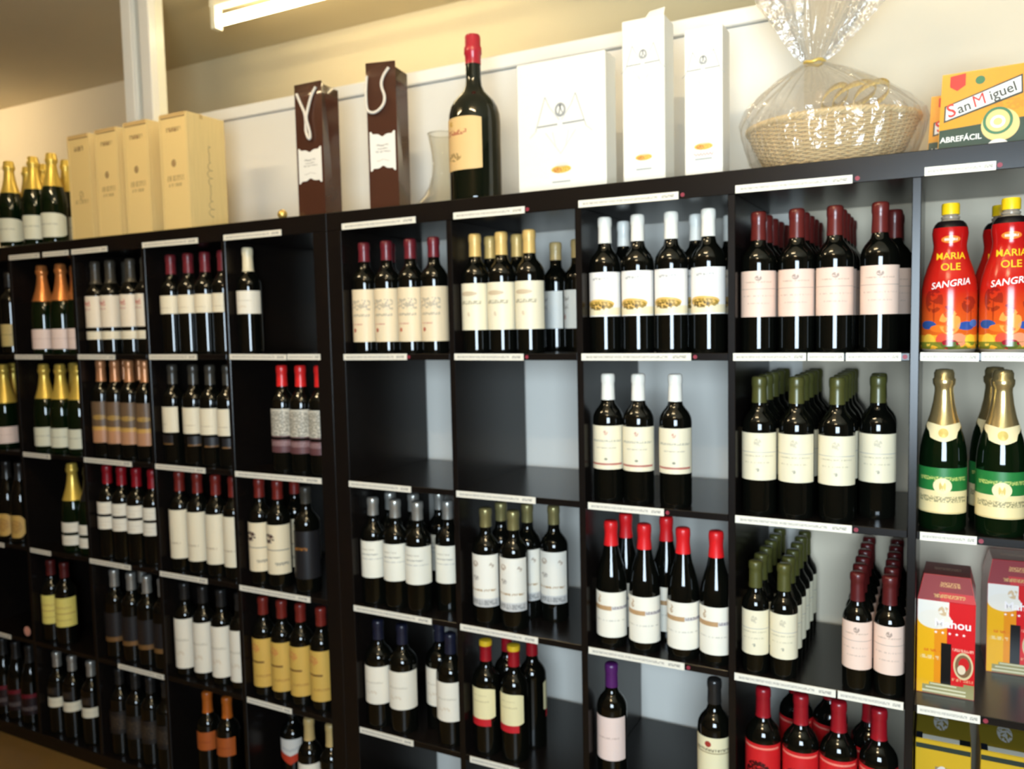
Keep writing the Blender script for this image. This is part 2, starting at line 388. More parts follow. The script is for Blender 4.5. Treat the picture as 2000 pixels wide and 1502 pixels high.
K = dict(
  wine=cap_m('wine_red', S(108, 32, 40)), dkred=cap_m('dark_red', S(84, 24, 24)), maroon=cap_m('maroon', S(98, 34, 30), .3),
  red=cap_m('red', S(222, 30, 34), .35), scarlet=cap_m('scarlet', S(226, 38, 36)), brick=cap_m('brick_red', S(122, 36, 28)), crimson=cap_m('crimson', S(152, 18, 30)),
  white=cap_m('white', S(244, 242, 232), .35), cream=cap_m('cream', S(240, 226, 190), .3), gold=cap_m('gold_satin', S(222, 186, 112), .4, .15), goldfoil=cap_m('gold_foil', S(236, 196, 96), .28, .85),
  orangefoil=cap_m('orange_foil', S(222, 140, 76), .3, .6), yellowfoil=cap_m('yellow_foil', S(238, 202, 92), .32, .5), palegold=cap_m('pale_gold_foil', S(228, 202, 140), .25, .85),
  black=cap_m('black', S(34, 33, 32), .3), charcoal=cap_m('charcoal', S(62, 58, 50), .35), silver=cap_m('silver', S(196, 194, 186), .28, .7), navy=cap_m('navy', S(26, 28, 46), .35),
  copper=cap_m('copper', S(206, 140, 92), .35, .4), olive=cap_m('olive_green', S(80, 80, 38), .35, .1), purple=cap_m('purple', S(84, 30, 96), .35), orange=cap_m('orange', S(182, 94, 28), .35), bronze=cap_m('bronze', S(150, 140, 92), .3, .5), tan=cap_m('tan', S(196, 168, 110), .4))
ink = S(96, 92, 88); red_i = S(190, 60, 54); gold_i = S(196, 160, 60)
LM = dict(
  chateau=print_mat('label_beige_engraving', S(238, 218, 182), [('b', .12, .72, .60, .80, S(140, 132, 120), .55), ('t', .15, .70, .48, .53, ink, .5), ('e', .26, .22, .05, .04, S(176, 62, 40), .9), ('t', .15, .5, .32, .35, red_i, .5)]),
  creamtype=print_mat('label_cream_type', S(242, 232, 202), [('e', .40, .78, .24, .05, S(184, 150, 110), .6), ('t', .15, .75, .55, .63, S(150, 140, 110), .8), ('b', .38, .46, .25, .38, S(190, 150, 110), .5)]),
  greytype=print_mat('label_grey_type', S(205, 208, 204), [('b', .06, .42, .72, .84, ink, .7), ('b', .06, .40, .5, .62, S(110, 104, 100), .6), ('e', .17, .3, .08, .07, S(150, 90, 80), .8)]),
  vineyard=print_mat('label_white_vineyard', S(246, 242, 236), [('t', .25, .65, .82, .88, S(160, 160, 160), .8), ('r', 0, 1, .03, .2, S(242, 226, 180), .8), ('e', .42, .28, .36, .11, S(226, 178, 60), .9), ('n', .42, .24, .34, .10, S(150, 120, 40), .9), ('n', .36, .22, .2, .06, S(90, 70, 30), .9)]),
  rose=print_mat('label_pale_pink', S(238, 208, 190), [('r', .04, .96, .60, .614, S(150, 130, 120), .6), ('t', .2, .8, .74, .77, S(180, 150, 130), .6), ('t', .15, .85, .44, .47, S(190, 164, 150), .6), ('t', .25, .75, .28, .31, S(190, 164, 150), .6), ('n', .5, .84, .07, .06, S(120, 100, 90), .7)]),
  reserva=print_mat('label_cream_red_band', S(240, 230, 200), [('r', .02, .92, .10, .145, S(176, 84, 74), .9), ('t', .1, .9, .63, .68, S(170, 166, 148), .8), ('t', .25, .75, .48, .51, S(180, 170, 150), .8), ('n', .5, .85, .05, .06, S(200, 140, 120), .8), ('e', .5, .24, .04, .03, S(130, 130, 110), .9)]),
  ecru=print_mat('label_ecru_fine_lines', S(236, 226, 196), [('n', .5, .80, .08, .09, S(140, 130, 110), .4), ('r', .04, .96, .585, .600, S(160, 160, 160), .7), ('t', .15, .85, .50, .53, S(190, 180, 150), .8), ('n', .5, .22, .04, .04, S(90, 94, 84), .6), ('t', .2, .8, .36, .39, S(200, 190, 160), .8)]),
  whiteblue=print_mat('label_white_wavy_top', S(240, 236, 220), [('t', .2, .7, .62, .66, ink, .6), ('t', .1, .9, .5, .53, S(150, 150, 150), .6), ('t', .2, .6, .75, .79, S(170, 160, 140), .6)]),
  ornate=print_mat('label_white_ornate', S(240, 235, 222), [('n', .3, .82, .10, .06, S(170, 140, 110), .8), ('n', .78, .80, .07, .05, S(170, 150, 130), .8), ('n', .3, .55, .12, .05, S(160, 150, 140), .8), ('t', .08, .9, .3, .34, S(180, 150, 110), .9), ('r', 0, 1, 0, .16, S(196, 196, 196), .8), ('t', .05, .95, .03, .13, S(120, 120, 120), .7)]),
  goldbar=print_mat('label_white_gold_bar', S(244, 238, 222), [('r', 0, .56, .60, .70, S(184, 142, 92), .95), ('r', .56, 1, .62, .69, S(206, 200, 200), .9), ('t', .58, 1, .63, .69, S(130, 120, 120), .8), ('n', .25, .84, .05, .09, S(190, 160, 120), .9), ('t', .1, .9, .36, .39, S(190, 184, 170), .7)]),
  plain=print_mat('label_plain_white', S(242, 234, 216), [('t', .2, .7, .55, .6, S(200, 190, 170), .7), ('b', .25, .55, .25, .36, S(200, 170, 130), .4)]),
  plain2=print_mat('label_plain_ivory', S(240, 228, 200), [('t', .1, .6, .30, .34, S(190, 170, 140), .7)]),
  butter=print_mat('label_butter_red_foot', S(238, 226, 176), [('t', .2, .8, .55, .6, S(190, 170, 120), .6), ('t', .25, .75, .75, .78, S(190, 170, 120), .6)]),
  redfoot=mat('label_red_strip', S(196, 30, 40), .45),
  pinkwhite=print_mat('label_pinkish_white', S(238, 214, 204), [('t', .2, .8, .5, .54, S(190, 160, 150), .7)]),
  ivoryband=print_mat('label_ivory_band', S(236, 226, 186), [('e', .42, .84, .07, .07, S(160, 50, 40), 1), ('r', 0, 1, .62, .65, S(150, 130, 90), .8), ('t', .1, .9, .67, .74, S(110, 96, 70), .8)]),
  redlabel=print_mat('label_red_black_emblem', S(206, 34, 38), [('r', .05, .9, .90, .94, S(246, 150, 130), .8), ('n', .42, .40, .28, .26, S(40, 8, 10), .95)], .35),
  redmark=print_mat('label_white_red_mark', S(240, 226, 204), [('b', .1, .45, .68, .86, S(200, 60, 56), .8), ('t', .1, .45, .55, .62, S(200, 140, 130), .7)]),
  whitepl=print_mat('label_white_low', S(236, 228, 204), [('t', .2, .8, .5, .56, S(170, 170, 150), .5)]),
  olivewh=print_mat('label_greenish_white', S(226, 224, 200), [('t', .2, .75, .5, .58, S(150, 150, 130), .5)]),
  bronzelab=print_mat('label_bronze_brown', S(106, 84, 62), [('r', 0, 1, 0, .36, S(186, 136, 100)), ('r', .1, .9, .30, .40, S(206, 160, 80), .9), ('e', .5, .62, .25, .06, S(170, 136, 70), .9)], .4),
  floral=print_mat('label_grey_floral', S(206, 200, 184), [('n', .5, .5, .48, .45, S(120, 116, 104), .7), ('r', 0, 1, 0, .05, S(90, 60, 60))]),
  redbase=print_mat('label_purple_base', S(96, 60, 62), [('t', .1, .9, .5, .9, S(170, 140, 140), .7)]),
  horse=print_mat('label_cream_horse', S(238, 222, 188), [('n', .30, .72, .20, .10, S(60, 20, 24), 1), ('r', .06, .94, .48, .50, S(120, 110, 100), .8), ('t', .5, .9, .18, .24, ink, .8)]),
  blacklab=print_mat('label_black_gold_type', S(30, 29, 31), [('t', .2, .6, .6, .66, S(170, 110, 40), .8), ('r', .0, .1, 0, 1, S(130, 128, 126), .8)], .4),
  slate=print_mat('label_slate_gold_foot', S(30, 27, 28), [('r', 0, 1, 0, .16, S(120, 86, 46), .9)], .45),
  amber=print_mat('label_amber_script', S(214, 174, 84), [('r', .05, .62, .50, .54, S(110, 70, 30), .9), ('n', .3, .8, .2, .1, S(206, 120, 70), .6), ('t', .3, .8, .2, .26, S(180, 130, 60), .7)]),
  yellow=print_mat('label_yellow', S(238, 222, 120), [('r', .05, .95, .44, .47, S(190, 140, 70), .8), ('t', .2, .8, .62, .70, S(206, 170, 90), .7), ('t', .2, .8, .2, .26, S(206, 180, 90), .7)]),
  orangelab=print_mat('label_orange', S(172, 86, 34), [('t', .2, .8, .4, .5, S(140, 60, 20), .7)]),
  ovalgold=print_mat('label_oval_gold', S(206, 168, 92), [('n', .5, .5, .3, .3, S(160, 116, 60), .7)]),
  darklab=print_mat('label_dark_brown', S(30, 25, 22), [('b', .2, .8, .2, .8, S(76, 62, 46), .7)]),
  winelab=print_mat('label_dark_wine_band', S(30, 10, 14), [('r', 0, 1, .80, 1, S(110, 16, 34), .9), ('t', .1, .9, .2, .4, S(120, 110, 110), .6)]),
  khaki=print_mat('label_khaki', S(200, 178, 116), [('t', .2, .8, .5, .55, S(130, 110, 70), .8)]),
  magnum=print_mat('label_parchment', S(226, 190, 130), [('b', .12, .72, .66, .76, S(170, 80, 60), .8), ('n', .35, .88, .06, .05, S(196, 150, 60), .9), ('n', .42, .25, .18, .08, S(150, 120, 70), .9)], .6),
  neckgold=mat('neck_label_cream', S(240, 222, 172), .45), medal=mat('gold_medallion', S(206, 178, 96), .4, .3), greenband=print_mat('green_band', S(36, 120, 56), [('t', .15, .9, .45, .62, S(190, 200, 110), .9)], .4),
  cavalab=print_mat('cava_label_cream', S(240, 220, 164), [('e', .5, .92, .04, .10, S(160, 130, 40), .9), ('t', .12, .92, .42, .64, S(150, 140, 100), .9), ('r', 0, 1, .02, .05, S(206, 170, 90), .6)], .45),
  redwhite=print_mat('label_white_over_red', S(232, 226, 216), [('r', 0, 1, 0, .34, S(204, 62, 34)), ('t', .1, .9, .5, .62, S(170, 170, 170), .6)]),
)
RA = lambda x: math.degrees(math.atan2(1.49-x, 1.76))*.45     # labels are turned a little towards the aisle

# ---- right-hand unit, top row
Y1 = .050
bottles(1, 'bord', .0362, .303, (.250, K['wine']), [(.032, .174, 165, 20, LM['chateau'])], [(.0868, Y1), (.162, Y1), (.239, Y1), (.313, Y1), (.124, .117), (.197, .117)],
        'wine bottle with dull red capsule and tall beige engraved label, {} row', 'beige-labelled bottles in the top row')
bottles(1, 'bord', .0368, .302, (.244, K['gold']), [(.059, .176, 160, 12, LM['creamtype'])], [(.438, Y1), (.514, Y1), (.592, Y1), (.440, .126), (.519, .126)],
        'wine bottle with pale gold capsule and big cream label, {} row', 'gold-capsuled bottles with cream labels')
bottles(1, 'bord', .0350, .283, (.236, K['tan']), [(.058, .155, 120, -8, LM['greytype'])], [(.592, .205), (.668, .17)],
        'smaller wine bottle with tan capsule and grey label, set back in its cell', 'grey-labelled bottles set back in their cell')
bottles(1, 'bord', .0372, .316, (.255, K['white']), [(.085, .187, 158, 8, LM['vineyard'])], [(.790, Y1), (.870, Y1), (.949, Y1), (1.033, Y1), (.800, .150), (.985, .128), (1.047, .195)],
        'wine bottle with white capsule and golden vineyard label, {} row', 'white-capsuled vineyard-label bottles')
pos = [(x, y, random.uniform(-5, 5)) for x in (1.141, 1.219, 1.294) for y in (.05, .1255, .201, .2765, .352)] + [(1.379, .05), (1.398, .20), (1.398, .285)]
bottles(1, 'bord', .0362, .300, (.239, K['maroon']), [(.076, .173, 158, 5, LM['rose'])], pos,
        'full-size wine bottle with maroon capsule and pale pink label, {} of its file', 'maroon-capsuled bottles in deep files')
# ---- right-hand unit, second row
bottles(2, 'bord', .0366, .302, (.240, K['white']), [(.078, .181, 158, 10, LM['reserva'])], [(.793, Y1), (.868, Y1), (.956, Y1)],
        'wine bottle with white capsule and cream label crossed by a thin red band', 'cream-labelled bottles with a red band')
pos = [(x, y, random.uniform(-5, 5)) for x in (1.143, 1.220, 1.301) for y in (.05, .1255, .201, .2765, .352)] + [(1.375, .11), (1.372, .19)]
bottles(2, 'bord', .0362, .299, (.242, K['olive']), [(.077, .179, 158, 5, LM['ecru'])], pos,
        'full-size wine bottle with olive green capsule and ecru label, {} of its file', 'olive-capsuled bottles in deep files')
cava_prof = P_champ(.0425, .317)
for x, y in ((1.4975, .06), (1.597, .052), (1.588, .145)):
    rt = bottles(2, 'champ', .0425, .317, (.200, K['palegold']), [(.080, .125, 168, -2, LM['greenband'], 0, 0, 'green_band'), (.035, .088, 168, -2, LM['cavalab'])], [(x, y)],
        'sparkling wine bottle with cream neck shield and green-banded label, {} row', 'sparkling wine bottles with green bands', 'sparkling_wine_bottle', glass=M_green, foil=True)[0]
    def shield():
        mb = MB(); n = 16
        for i in range(n):
            for j in range(5):
                def pt(u, v):
                    k = abs(2*u-1); zt = .212 - .006*(1-k)**2; zb = .176 + .022*k**1.5 + (0.008 if k > .6 else 0)
                    z = zb+(zt-zb)*v; a = (u-.5)*2.6; r = rad(cava_prof, z)+.0012; return (r*math.sin(a), -r*math.cos(a), z)
                u0, u1, v0, v1 = i/n, (i+1)/n, j/5, (j+1)/5
                mb.quad(pt(u0, v0), pt(u1, v0), pt(u1, v1), pt(u0, v1))
        return weld_smooth(mb.mesh('neck_label', LM['neckgold']))
    nl = link('neck_label', cached('shield', shield), rt)
    def disc(zc, rr, m, nm, hz=1.):
        mb = MB(); n = 20; ring = []
        for i in range(n):
            a = 2*PI*i/n; z = zc+rr*hz*math.sin(a); r = rad(cava_prof, z)+.0018; an = rr*math.cos(a)/r; ring.append((r*math.sin(an), -r*math.cos(an), z))
        rc = rad(cava_prof, zc)+.0022
        for i in range(n): 
            k = len(mb.v); mb.v += [(0, -rc, zc), ring[i], ring[(i+1) % n]]; mb.f.append((k, k+1, k+2)); mb.uv.append(((.5, .5), (0, 0), (1, 0)))
        return mb.mesh(nm, m)
    link('medallion', cached('medal', lambda: disc(.193, .009, LM['medal'], 'medallion')), nl)
    link('label_arch', cached('arch', lambda: disc(.090, .017, LM['neckgold'], 'label_arch', .9)), rt)
    link('arch_figure', cached('archfig', lambda: disc(.089, .006, LM['medal'], 'arch_figure', 2.)), rt)
# ---- right-hand unit, third row
bottles(3, 'bord', .0362, .300, (.250, K['silver']), [(.079, .182, 165, 20, LM['whiteblue'])], [(.0868, Y1), (.163, Y1), (.237, Y1), (.090, .128), (.166, .134), (.222, .182), (.307, .092)],
        'wine bottle with silver capsule and plain white label, {} row', 'silver-capsuled bottles below the empty cell')
bottles(3, 'bord', .0366, .301, (.252, K['bronze']), [(.049, .185, 150, 8, LM['ornate'])], [(.450, Y1), (.531, Y1), (.602, .142), (.455, .125), (.528, .136)],
        'wine bottle with bronze capsule and tall white ornate label, {} row', 'bronze-capsuled bottles with ornate labels')
bottles(3, 'burg', .0368, .300, (.241, K['red']), [(.025, .134, 160, 10, LM['goldbar'])], [(.796, Y1), (.879, Y1), (.972, Y1), (1.048, Y1), (.804, .132), (.905, .140)],
        'sloping wine bottle with bright red capsule and white gold-barred label, {} row', 'red-capsuled slope-shouldered bottles')
bottles(3, 'half', .0288, .246, (.188, K['olive']), [(.044, .142, 165, 4, LM['ecru'])], [(x, .036+.061*i) for x in (1.138, 1.198) for i in range(6)],
        'half-size wine bottle with olive capsule and ecru label, {} of its file', 'half bottles with olive capsules')
bottles(3, 'half', .0288, .246, (.187, K['dkred']), [(.048, .148, 165, 2, LM['rose'])], [(x, .036+.061*i) for x in (1.345, 1.406) for i in range(6)],
        'half-size wine bottle with dark red capsule and pink label, {} of its file', 'half bottles with dark red capsules')
# ---- right-hand unit, fourth row
bottles(4, 'bord', .0400, .300, (.245, K['navy']), [(.070, .177, 165, 18, LM['plain'])], [(.0905, Y1), (.173, Y1), (.256, .112), (.331, Y1)],
        'stout wine bottle with navy capsule and plain white label', 'navy-capsuled stout bottles')
bottles(4, 'bord', .0366, .299, (.245, K['crimson'], 'deep red capsule', mat('yellow_top', S(226, 186, 40), .35)), [(.098, .181, 140, -4, LM['butter'], .006), (.080, .099, 105, -8, LM['redfoot'], 0, 0, 'foot_label')], [(.441, Y1), (.524, Y1), (.462, .130, 130), (.536, .132, 150)],
        'wine bottle with yellow-topped red capsule and red-footed butter label, {} row', 'yellow-topped red-capsuled bottles')
bottles(4, 'bord', .0366, .299, (.242, K['purple']), [(.070, .177, 145, 4, LM['pinkwhite'])], [(.793, Y1)], 'lone wine bottle with purple capsule and pinkish white label')
bottles(4, 'bord', .0382, .307, (.251, K['black']), [(.085, .183, 160, 4, LM['ivoryband'])], [(1.043, Y1)], 'wine bottle with black capsule and ivory label bearing a red dot')
bottles(4, 'bord', .0378, .308, (.243, K['crimson']), [(.080, .192, 158, 4, LM['redlabel'])], [(1.152, Y1), (1.232, Y1), (1.309, Y1), (1.388, Y1), (1.200, .200), (1.276, .200), (1.365, .125)],
        'wine bottle with crimson capsule and red black-emblem label, {} row', 'red-labelled bottles in the lower row')
# ---- left-hand unit, top row
bottles(1, 'bord', .0364, .316, (.245, K['cream']), [(.119, .187, 165, 22, LM['plain'])], [(-.3465, Y1)], 'lone wine bottle with cream capsule and short white label in the top row')
bottles(1, 'bord', .0362, .314, (.252, K['wine']), [(.127, .184, 170, 26, LM['plain2'])], [(-.679, Y1), (-.600, Y1), (-.526, Y1), (-.450, Y1), (-.640, .15)],
        'wine bottle with dark wine-red capsule and short ivory label, {} row', 'ivory-labelled bottles in the top row')
bottles(1, 'bord', .0362, .313, (.236, K['charcoal']), [(.090, .195, 170, 28, LM['redmark']), (.050, .077, 170, 28, LM['plain2'], 0, 0, 'foot_label')], [(-1.0485, Y1), (-.972, Y1), (-.872, Y1), (-.797, Y1), (-.990, .126)],
        'wine bottle with charcoal capsule and red-marked white label, {} row', 'red-marked bottles in the top row')
bottles(1, 'champ', .0425, .316, (.187, K['orangefoil']), [(.019, .089, 170, 30, LM['pinkwhite'], .008)], [(-1.345, .053), (-1.239, .053), (-1.148, .053), (-1.290, .140)],
        'sparkling wine bottle with orange foil and pinkish label, {} row', 'orange-foiled sparkling bottles', 'sparkling_wine_bottle', glass=M_green, foil=True)
bottles(1, 'bord', .0364, .300, (.245, K['black']), [(.030, .110, 150, 20, LM['khaki'])], [(-1.535, Y1)], 'wine bottle with black capsule and khaki label')
# ---- left-hand unit, second row
bottles(2, 'bord', .0354, .317, (.255, K['scarlet']), [(.107, .190, 170, 20, LM['floral']), (.062, .100, 165, 20, LM['redbase'], 0, 0, 'foot_label')], [(-.231, Y1), (-.159, Y1), (-.0865, Y1)],
        'wine bottle with scarlet capsule and grey floral label', 'scarlet-capsuled floral-label bottles')
bottles(2, 'bord', .0364, .317, (.255, K['charcoal']), [(.101, .183, 140, 34, LM['plain2']), (.062, .093, 70, 40, LM['slate'], 0, 0, 'foot_label')], [(-.697, Y1, -38), (-.603, Y1), (-.528, Y1), (-.4525, Y1)],
        'wine bottle with charcoal capsule and squarish plain ivory label', 'charcoal-capsuled bottles in the second row')
bottles(2, 'bord', .0352, .331, (.258, K['copper']), [(.051, .191, 170, 28, LM['bronzelab'])], [(-1.0495, Y1), (-.977, Y1), (-.905, Y1), (-.827, Y1), (-1.035, .128), (-.955, .128)],
        'tall wine bottle with copper capsule and bronze-brown label, {} row', 'copper-capsuled bottles')
bottles(2, 'champ', .0422, .317, (.193, K['yellowfoil']), [(.023, .091, 170, 30, LM['olivewh'], .012)], [(-1.369, .053), (-1.276, .053), (-1.178, .053), (-1.325, .138)],
        'sparkling bottle with yellow foil and white rounded label, inside a cell, {} row', 'yellow-foiled sparkling bottles in the second row', 'sparkling_wine_bottle', glass=M_green, foil=True)
bottles(2, 'champ', .0422, .315, (.170, K['yellowfoil']), [(.020, .082, 170, 30, LM['pinkwhite'])], [(-1.615, .053), (-1.690, .135)],
        'sparkling bottle with long golden foil and square label, {} row', 'long-foiled sparkling bottles', 'sparkling_wine_bottle', glass=M_green, foil=True)
# ---- left-hand unit, third row
bottles(3, 'bord', .0364, .323, (.266, K['brick']), [(.044, .193, 165, 20, LM['horse'])], [(-.342, Y1), (-.268, Y1), (-.275, .130)],
        'wine bottle with brick red capsule and cream horse-emblem label, {} row', 'horse-emblem bottles')
bottles(3, 'bord', .0385, .312, (.262, K['charcoal']), [(.044, .185, 165, 24, LM['blacklab'])], [(-.158, Y1)], 'wine bottle with black gold-lettered label beside the horse-emblem bottles')
bottles(3, 'bord', .0362, .322, (.258, K['brick']), [(.043, .201, 168, 26, LM['plain2'])], [(-.691, Y1), (-.609, Y1), (-.527, Y1), (-.450, Y1)],
        'wine bottle with brick red capsule and very tall plain ivory label', 'tall ivory-labelled bottles')
bottles(3, 'bord', .0362, .320, (.257, K['crimson']), [(.156, .197, 170, 28, LM['plain']), (.104, .147, 170, 28, LM['plain'], 0, 0, 'lower_label')], [(-1.0485, Y1), (-.974, Y1), (-.898, Y1), (-.8185, Y1)],
        'wine bottle with crimson capsule and two stacked square white labels', 'double-labelled crimson-capsuled bottles')
bottles(3, 'champ', .0422, .316, (.185, K['yellowfoil']), [(.073, .108, 150, 30, LM['plain']), (.027, .062, 150, 30, LM['plain'], 0, 0, 'lower_label')], [(-1.244, .053)],
        'sparkling wine bottle with golden foil and two stacked white labels', None, 'sparkling_wine_bottle', glass=M_green, foil=True)
bottles(3, 'champ', .0422, .310, (.190, K['black']), [(.073, .108, 150, 30, LM['plain']), (.027, .062, 150, 30, LM['plain'], 0, 0, 'lower_label')], [(-1.152, .053)],
        'sparkling wine bottle with black foil and two stacked white labels', None, 'sparkling_wine_bottle', glass=M_green, foil=True)
bottles(3, 'burg', .0372, .300, (.235, K['black']), [(.020, .105, 130, 18, LM['ovalgold'], .040)], [(-1.632, Y1), (-1.552, Y1), (-1.590, .128)],
        'sloping dark bottle with black capsule and oval gold label, {} row', 'oval-gold-labelled bottles')
# ---- left-hand unit, fourth row
bottles(4, 'bord', .0362, .306, (.252, K['brick']), [(.033, .184, 165, 20, LM['amber'])], [(-.3475, Y1), (-.272, Y1), (-.197, Y1), (-.118, Y1)],
        'wine bottle with dark red capsule and tall amber yellow label', 'amber-labelled bottles')
bottles(4, 'bord', .0362, .305, (.250, K['black']), [(.029, .193, 168, 26, LM['plain'])], [(-.694, Y1), (-.609, Y1), (-.527, Y1), (-.446, Y1)],
        'wine bottle with black capsule and very tall plain white label', 'tall white-labelled bottles with black capsules')
bottles(4, 'bord', .0362, .306, (.246, K['silver']), [(.060, .161, 165, 28, LM['slate'])], [(-1.043, Y1), (-.955, Y1), (-.876, Y1), (-.798, Y1), (-.997, .125)],
        'wine bottle with silver capsule and slate black gold-footed label, {} row', 'slate-labelled silver-capsuled bottles')
bottles(4, 'bord', .0364, .298, (.242, K['dkred']), [(.068, .174, 170, 30, LM['yellow'])], [(-1.398, Y1), (-1.319, Y1)],
        'wine bottle with dark red capsule and bright yellow label', 'yellow-labelled bottles')
# ---- left-hand unit, bottom row
bottles(5, 'bord', .0366, .306, (.240, K['tan']), [(.070, .178, 160, 20, LM['plain'])], [(-.181, Y1), (-.097, Y1)], 'wine bottle with tan capsule and white label in the bottom row', 'tan-capsuled bottles in the bottom row')
bottles(5, 'bord', .0400, .298, (.250, K['black']), [(.126, .187, 112, 26, LM['redwhite'], 0, .022)], [(-.322, .130)], 'dark bottle with white label pointed in red, bottom row')
bottles(5, 'bord', .0362, .304, (.236, K['orange']), [(.121, .181, 120, 22, LM['orangelab'])], [(-.613, Y1), (-.524, Y1)], 'wine bottle with orange capsule and small orange label', 'orange-labelled bottles')
bottles(5, 'bord', .0364, .304, (.248, K['black']), [(.080, .160, 150, 26, LM['darklab'])], [(-1.046, Y1), (-.962, Y1), (-.885, Y1), (-.808, Y1)], 'wine bottle with black capsule and dark brown label, bottom row', 'dark-labelled bottles in the bottom row')
bottles(5, 'bord', .0364, .304, (.248, K['silver']), [(.105, .141, 170, 30, LM['whitepl']), (.150, .180, 80, 10, LM['darklab'], 0, 0, 'upper_label')], [(-1.396, Y1), (-1.308, Y1), (-1.201, Y1)],
        'wine bottle with silver capsule and narrow white label band, bottom row', 'white-banded bottles in the bottom row')
bottles(5, 'burg', .0372, .300, (.235, K['black']), [(.040, .120, 165, 28, LM['winelab'])], [(-1.735, Y1), (-1.650, Y1), (-1.563, Y1)],
        'slope-shouldered dark bottle with dark wine-red label band, bottom row', 'wine-red-banded bottles in the bottom row')

# ---- sangria bottles
sang = [(0, .006), (.036, .001), (.0455, 0), (.0485, .006), (.0485, .105), (.0480, .122), (.0450, .143), (.0395, .163), (.0335, .180), (.0292, .197), (.0284, .207), (.0302, .220), (.0312, .230), (.0300, .240), (.0262, .247), (.0215, .252), (.0155, .256), (.0135, .262), (.0135, .278), (0, .278)]
M_pet = mat('clear_pet_neck', S(150, 140, 125), .08, spec=.6)
M_yel = mat('yellow_screw_cap', S(246, 206, 22), .35)
M_yelink = mat('yellow_lettering', S(250, 200, 30), .4); M_whiteink = mat('white_lettering', S(250, 240, 236), .4); M_blk = mat('black_band', S(22, 18, 20), .3)
M_sleeve = print_mat('sangria_sleeve', S(214, 30, 24), [
    ('n', .40, .40, .06, .10, S(90, 20, 24), .55), ('e', .405, .30, .005, .10, S(120, 30, 24), .6),
    ('n', .62, .36, .055, .07, S(110, 24, 28), .6), ('e', .63, .28, .005, .08, S(130, 34, 28), .6),
    ('e', .50, .90, .09, .03, S(244, 150, 60), .8), ('t', .44, .56, .89, .91, S(250, 240, 230), .7),
    ('e', .36, .20, .06, .035, S(50, 84, 150)), ('e', .44, .17, .06, .03, S(236, 120, 40)), ('e', .60, .19, .06, .035, S(50, 84, 160)), ('e', .66, .21, .04, .03, S(70, 120, 190)),
    ('n', .50, .22, .06, .10, S(240, 170, 80), .8), ('n', .49, .31, .03, .05, S(130, 30, 60), .8),
    ('r', 0, 1, 0, .115, S(238, 170, 50)), ('e', .37, .07, .045, .055, S(246, 196, 70)), ('e', .46, .08, .04, .05, S(226, 84, 60)), ('e', .55, .075, .05, .055, S(246, 150, 110)), ('e', .63, .07, .04, .05, S(244, 206, 60)), ('e', .50, .04, .05, .04, S(150, 20, 36)), ('n', .5, .03, .5, .03, S(60, 110, 40), .8)],
    .18, grad=[(.0, S(222, 112, 34)), (.30, S(216, 82, 30)), (.48, S(196, 36, 24)), (1.0, S(182, 20, 20))])
def srad(z):
    for (r0, z0), (r1, z1) in zip(sang[2:], sang[3:]):
        if z0 <= z <= z1 and z1 > z0: return r0+(r1-r0)*(z-z0)/(z1-z0)
    return .0485
def on_sang(z0, off=.0016):
    def fn(x, y):
        z = z0+y; r = srad(z)+off; a = x/r; return (r*math.sin(a), -r*math.cos(a), z)
    return fn
sl_prof = [(r+.0006, z) for r, z in sang if .001 < z <= .241]
sb_m = weld_smooth(MB().lathe(sang, 32).mesh('bottle_body', M_pet), 45)
sl_m = MB().lathe(sl_prof, 40).mesh('printed_sleeve', M_sleeve, True)
sk_m = weld_smooth(MB().lathe([(.0303, .239), (.0306, .2402), (.0270, .2478), (.0222, .2528), (.0215, .252)], 28).mesh('black_band', M_blk))
sc_m = weld_smooth(MB().lathe([(.0130, .266), (.0160, .266), (.0160, .284), (.0150, .2875), (0, .2875)], 24).mesh('screw_cap', M_yel), 40)
sr_m = weld_smooth(MB().lathe([(.0137, .257), (.0165, .258), (.0165, .262), (.0137, .263)], 24).mesh('neck_ring', M_pet))
for x, y, rz in ((1.5035, .062, 2), (1.6035, .050, 0), (1.593, .155, 4)):
    o = thing('sangria_bottle', 'big red sangria bottle with yellow screw cap, ' + ('rear row' if y > .1 else 'front row'), 'bottle', (x, y, shelfZ(1)), math.radians(rz), 'sangria bottles')
    link('bottle_body', sb_m, o); slv = link('printed_sleeve', sl_m, o); link('black_band', sk_m, o); link('screw_cap', sc_m, o); link('neck_ring', sr_m, o)
    text_on('lettering', 'MARIA', .0185, on_sang(.184), M_yelink, slv, .0002)
    text_on('lettering', 'OLE', .0195, on_sang(.163), M_yelink, slv, .0002)
    text_on('lettering', 'SANGRIA', .0175, on_sang(.131), M_whiteink, slv, .0002, .25, .12)

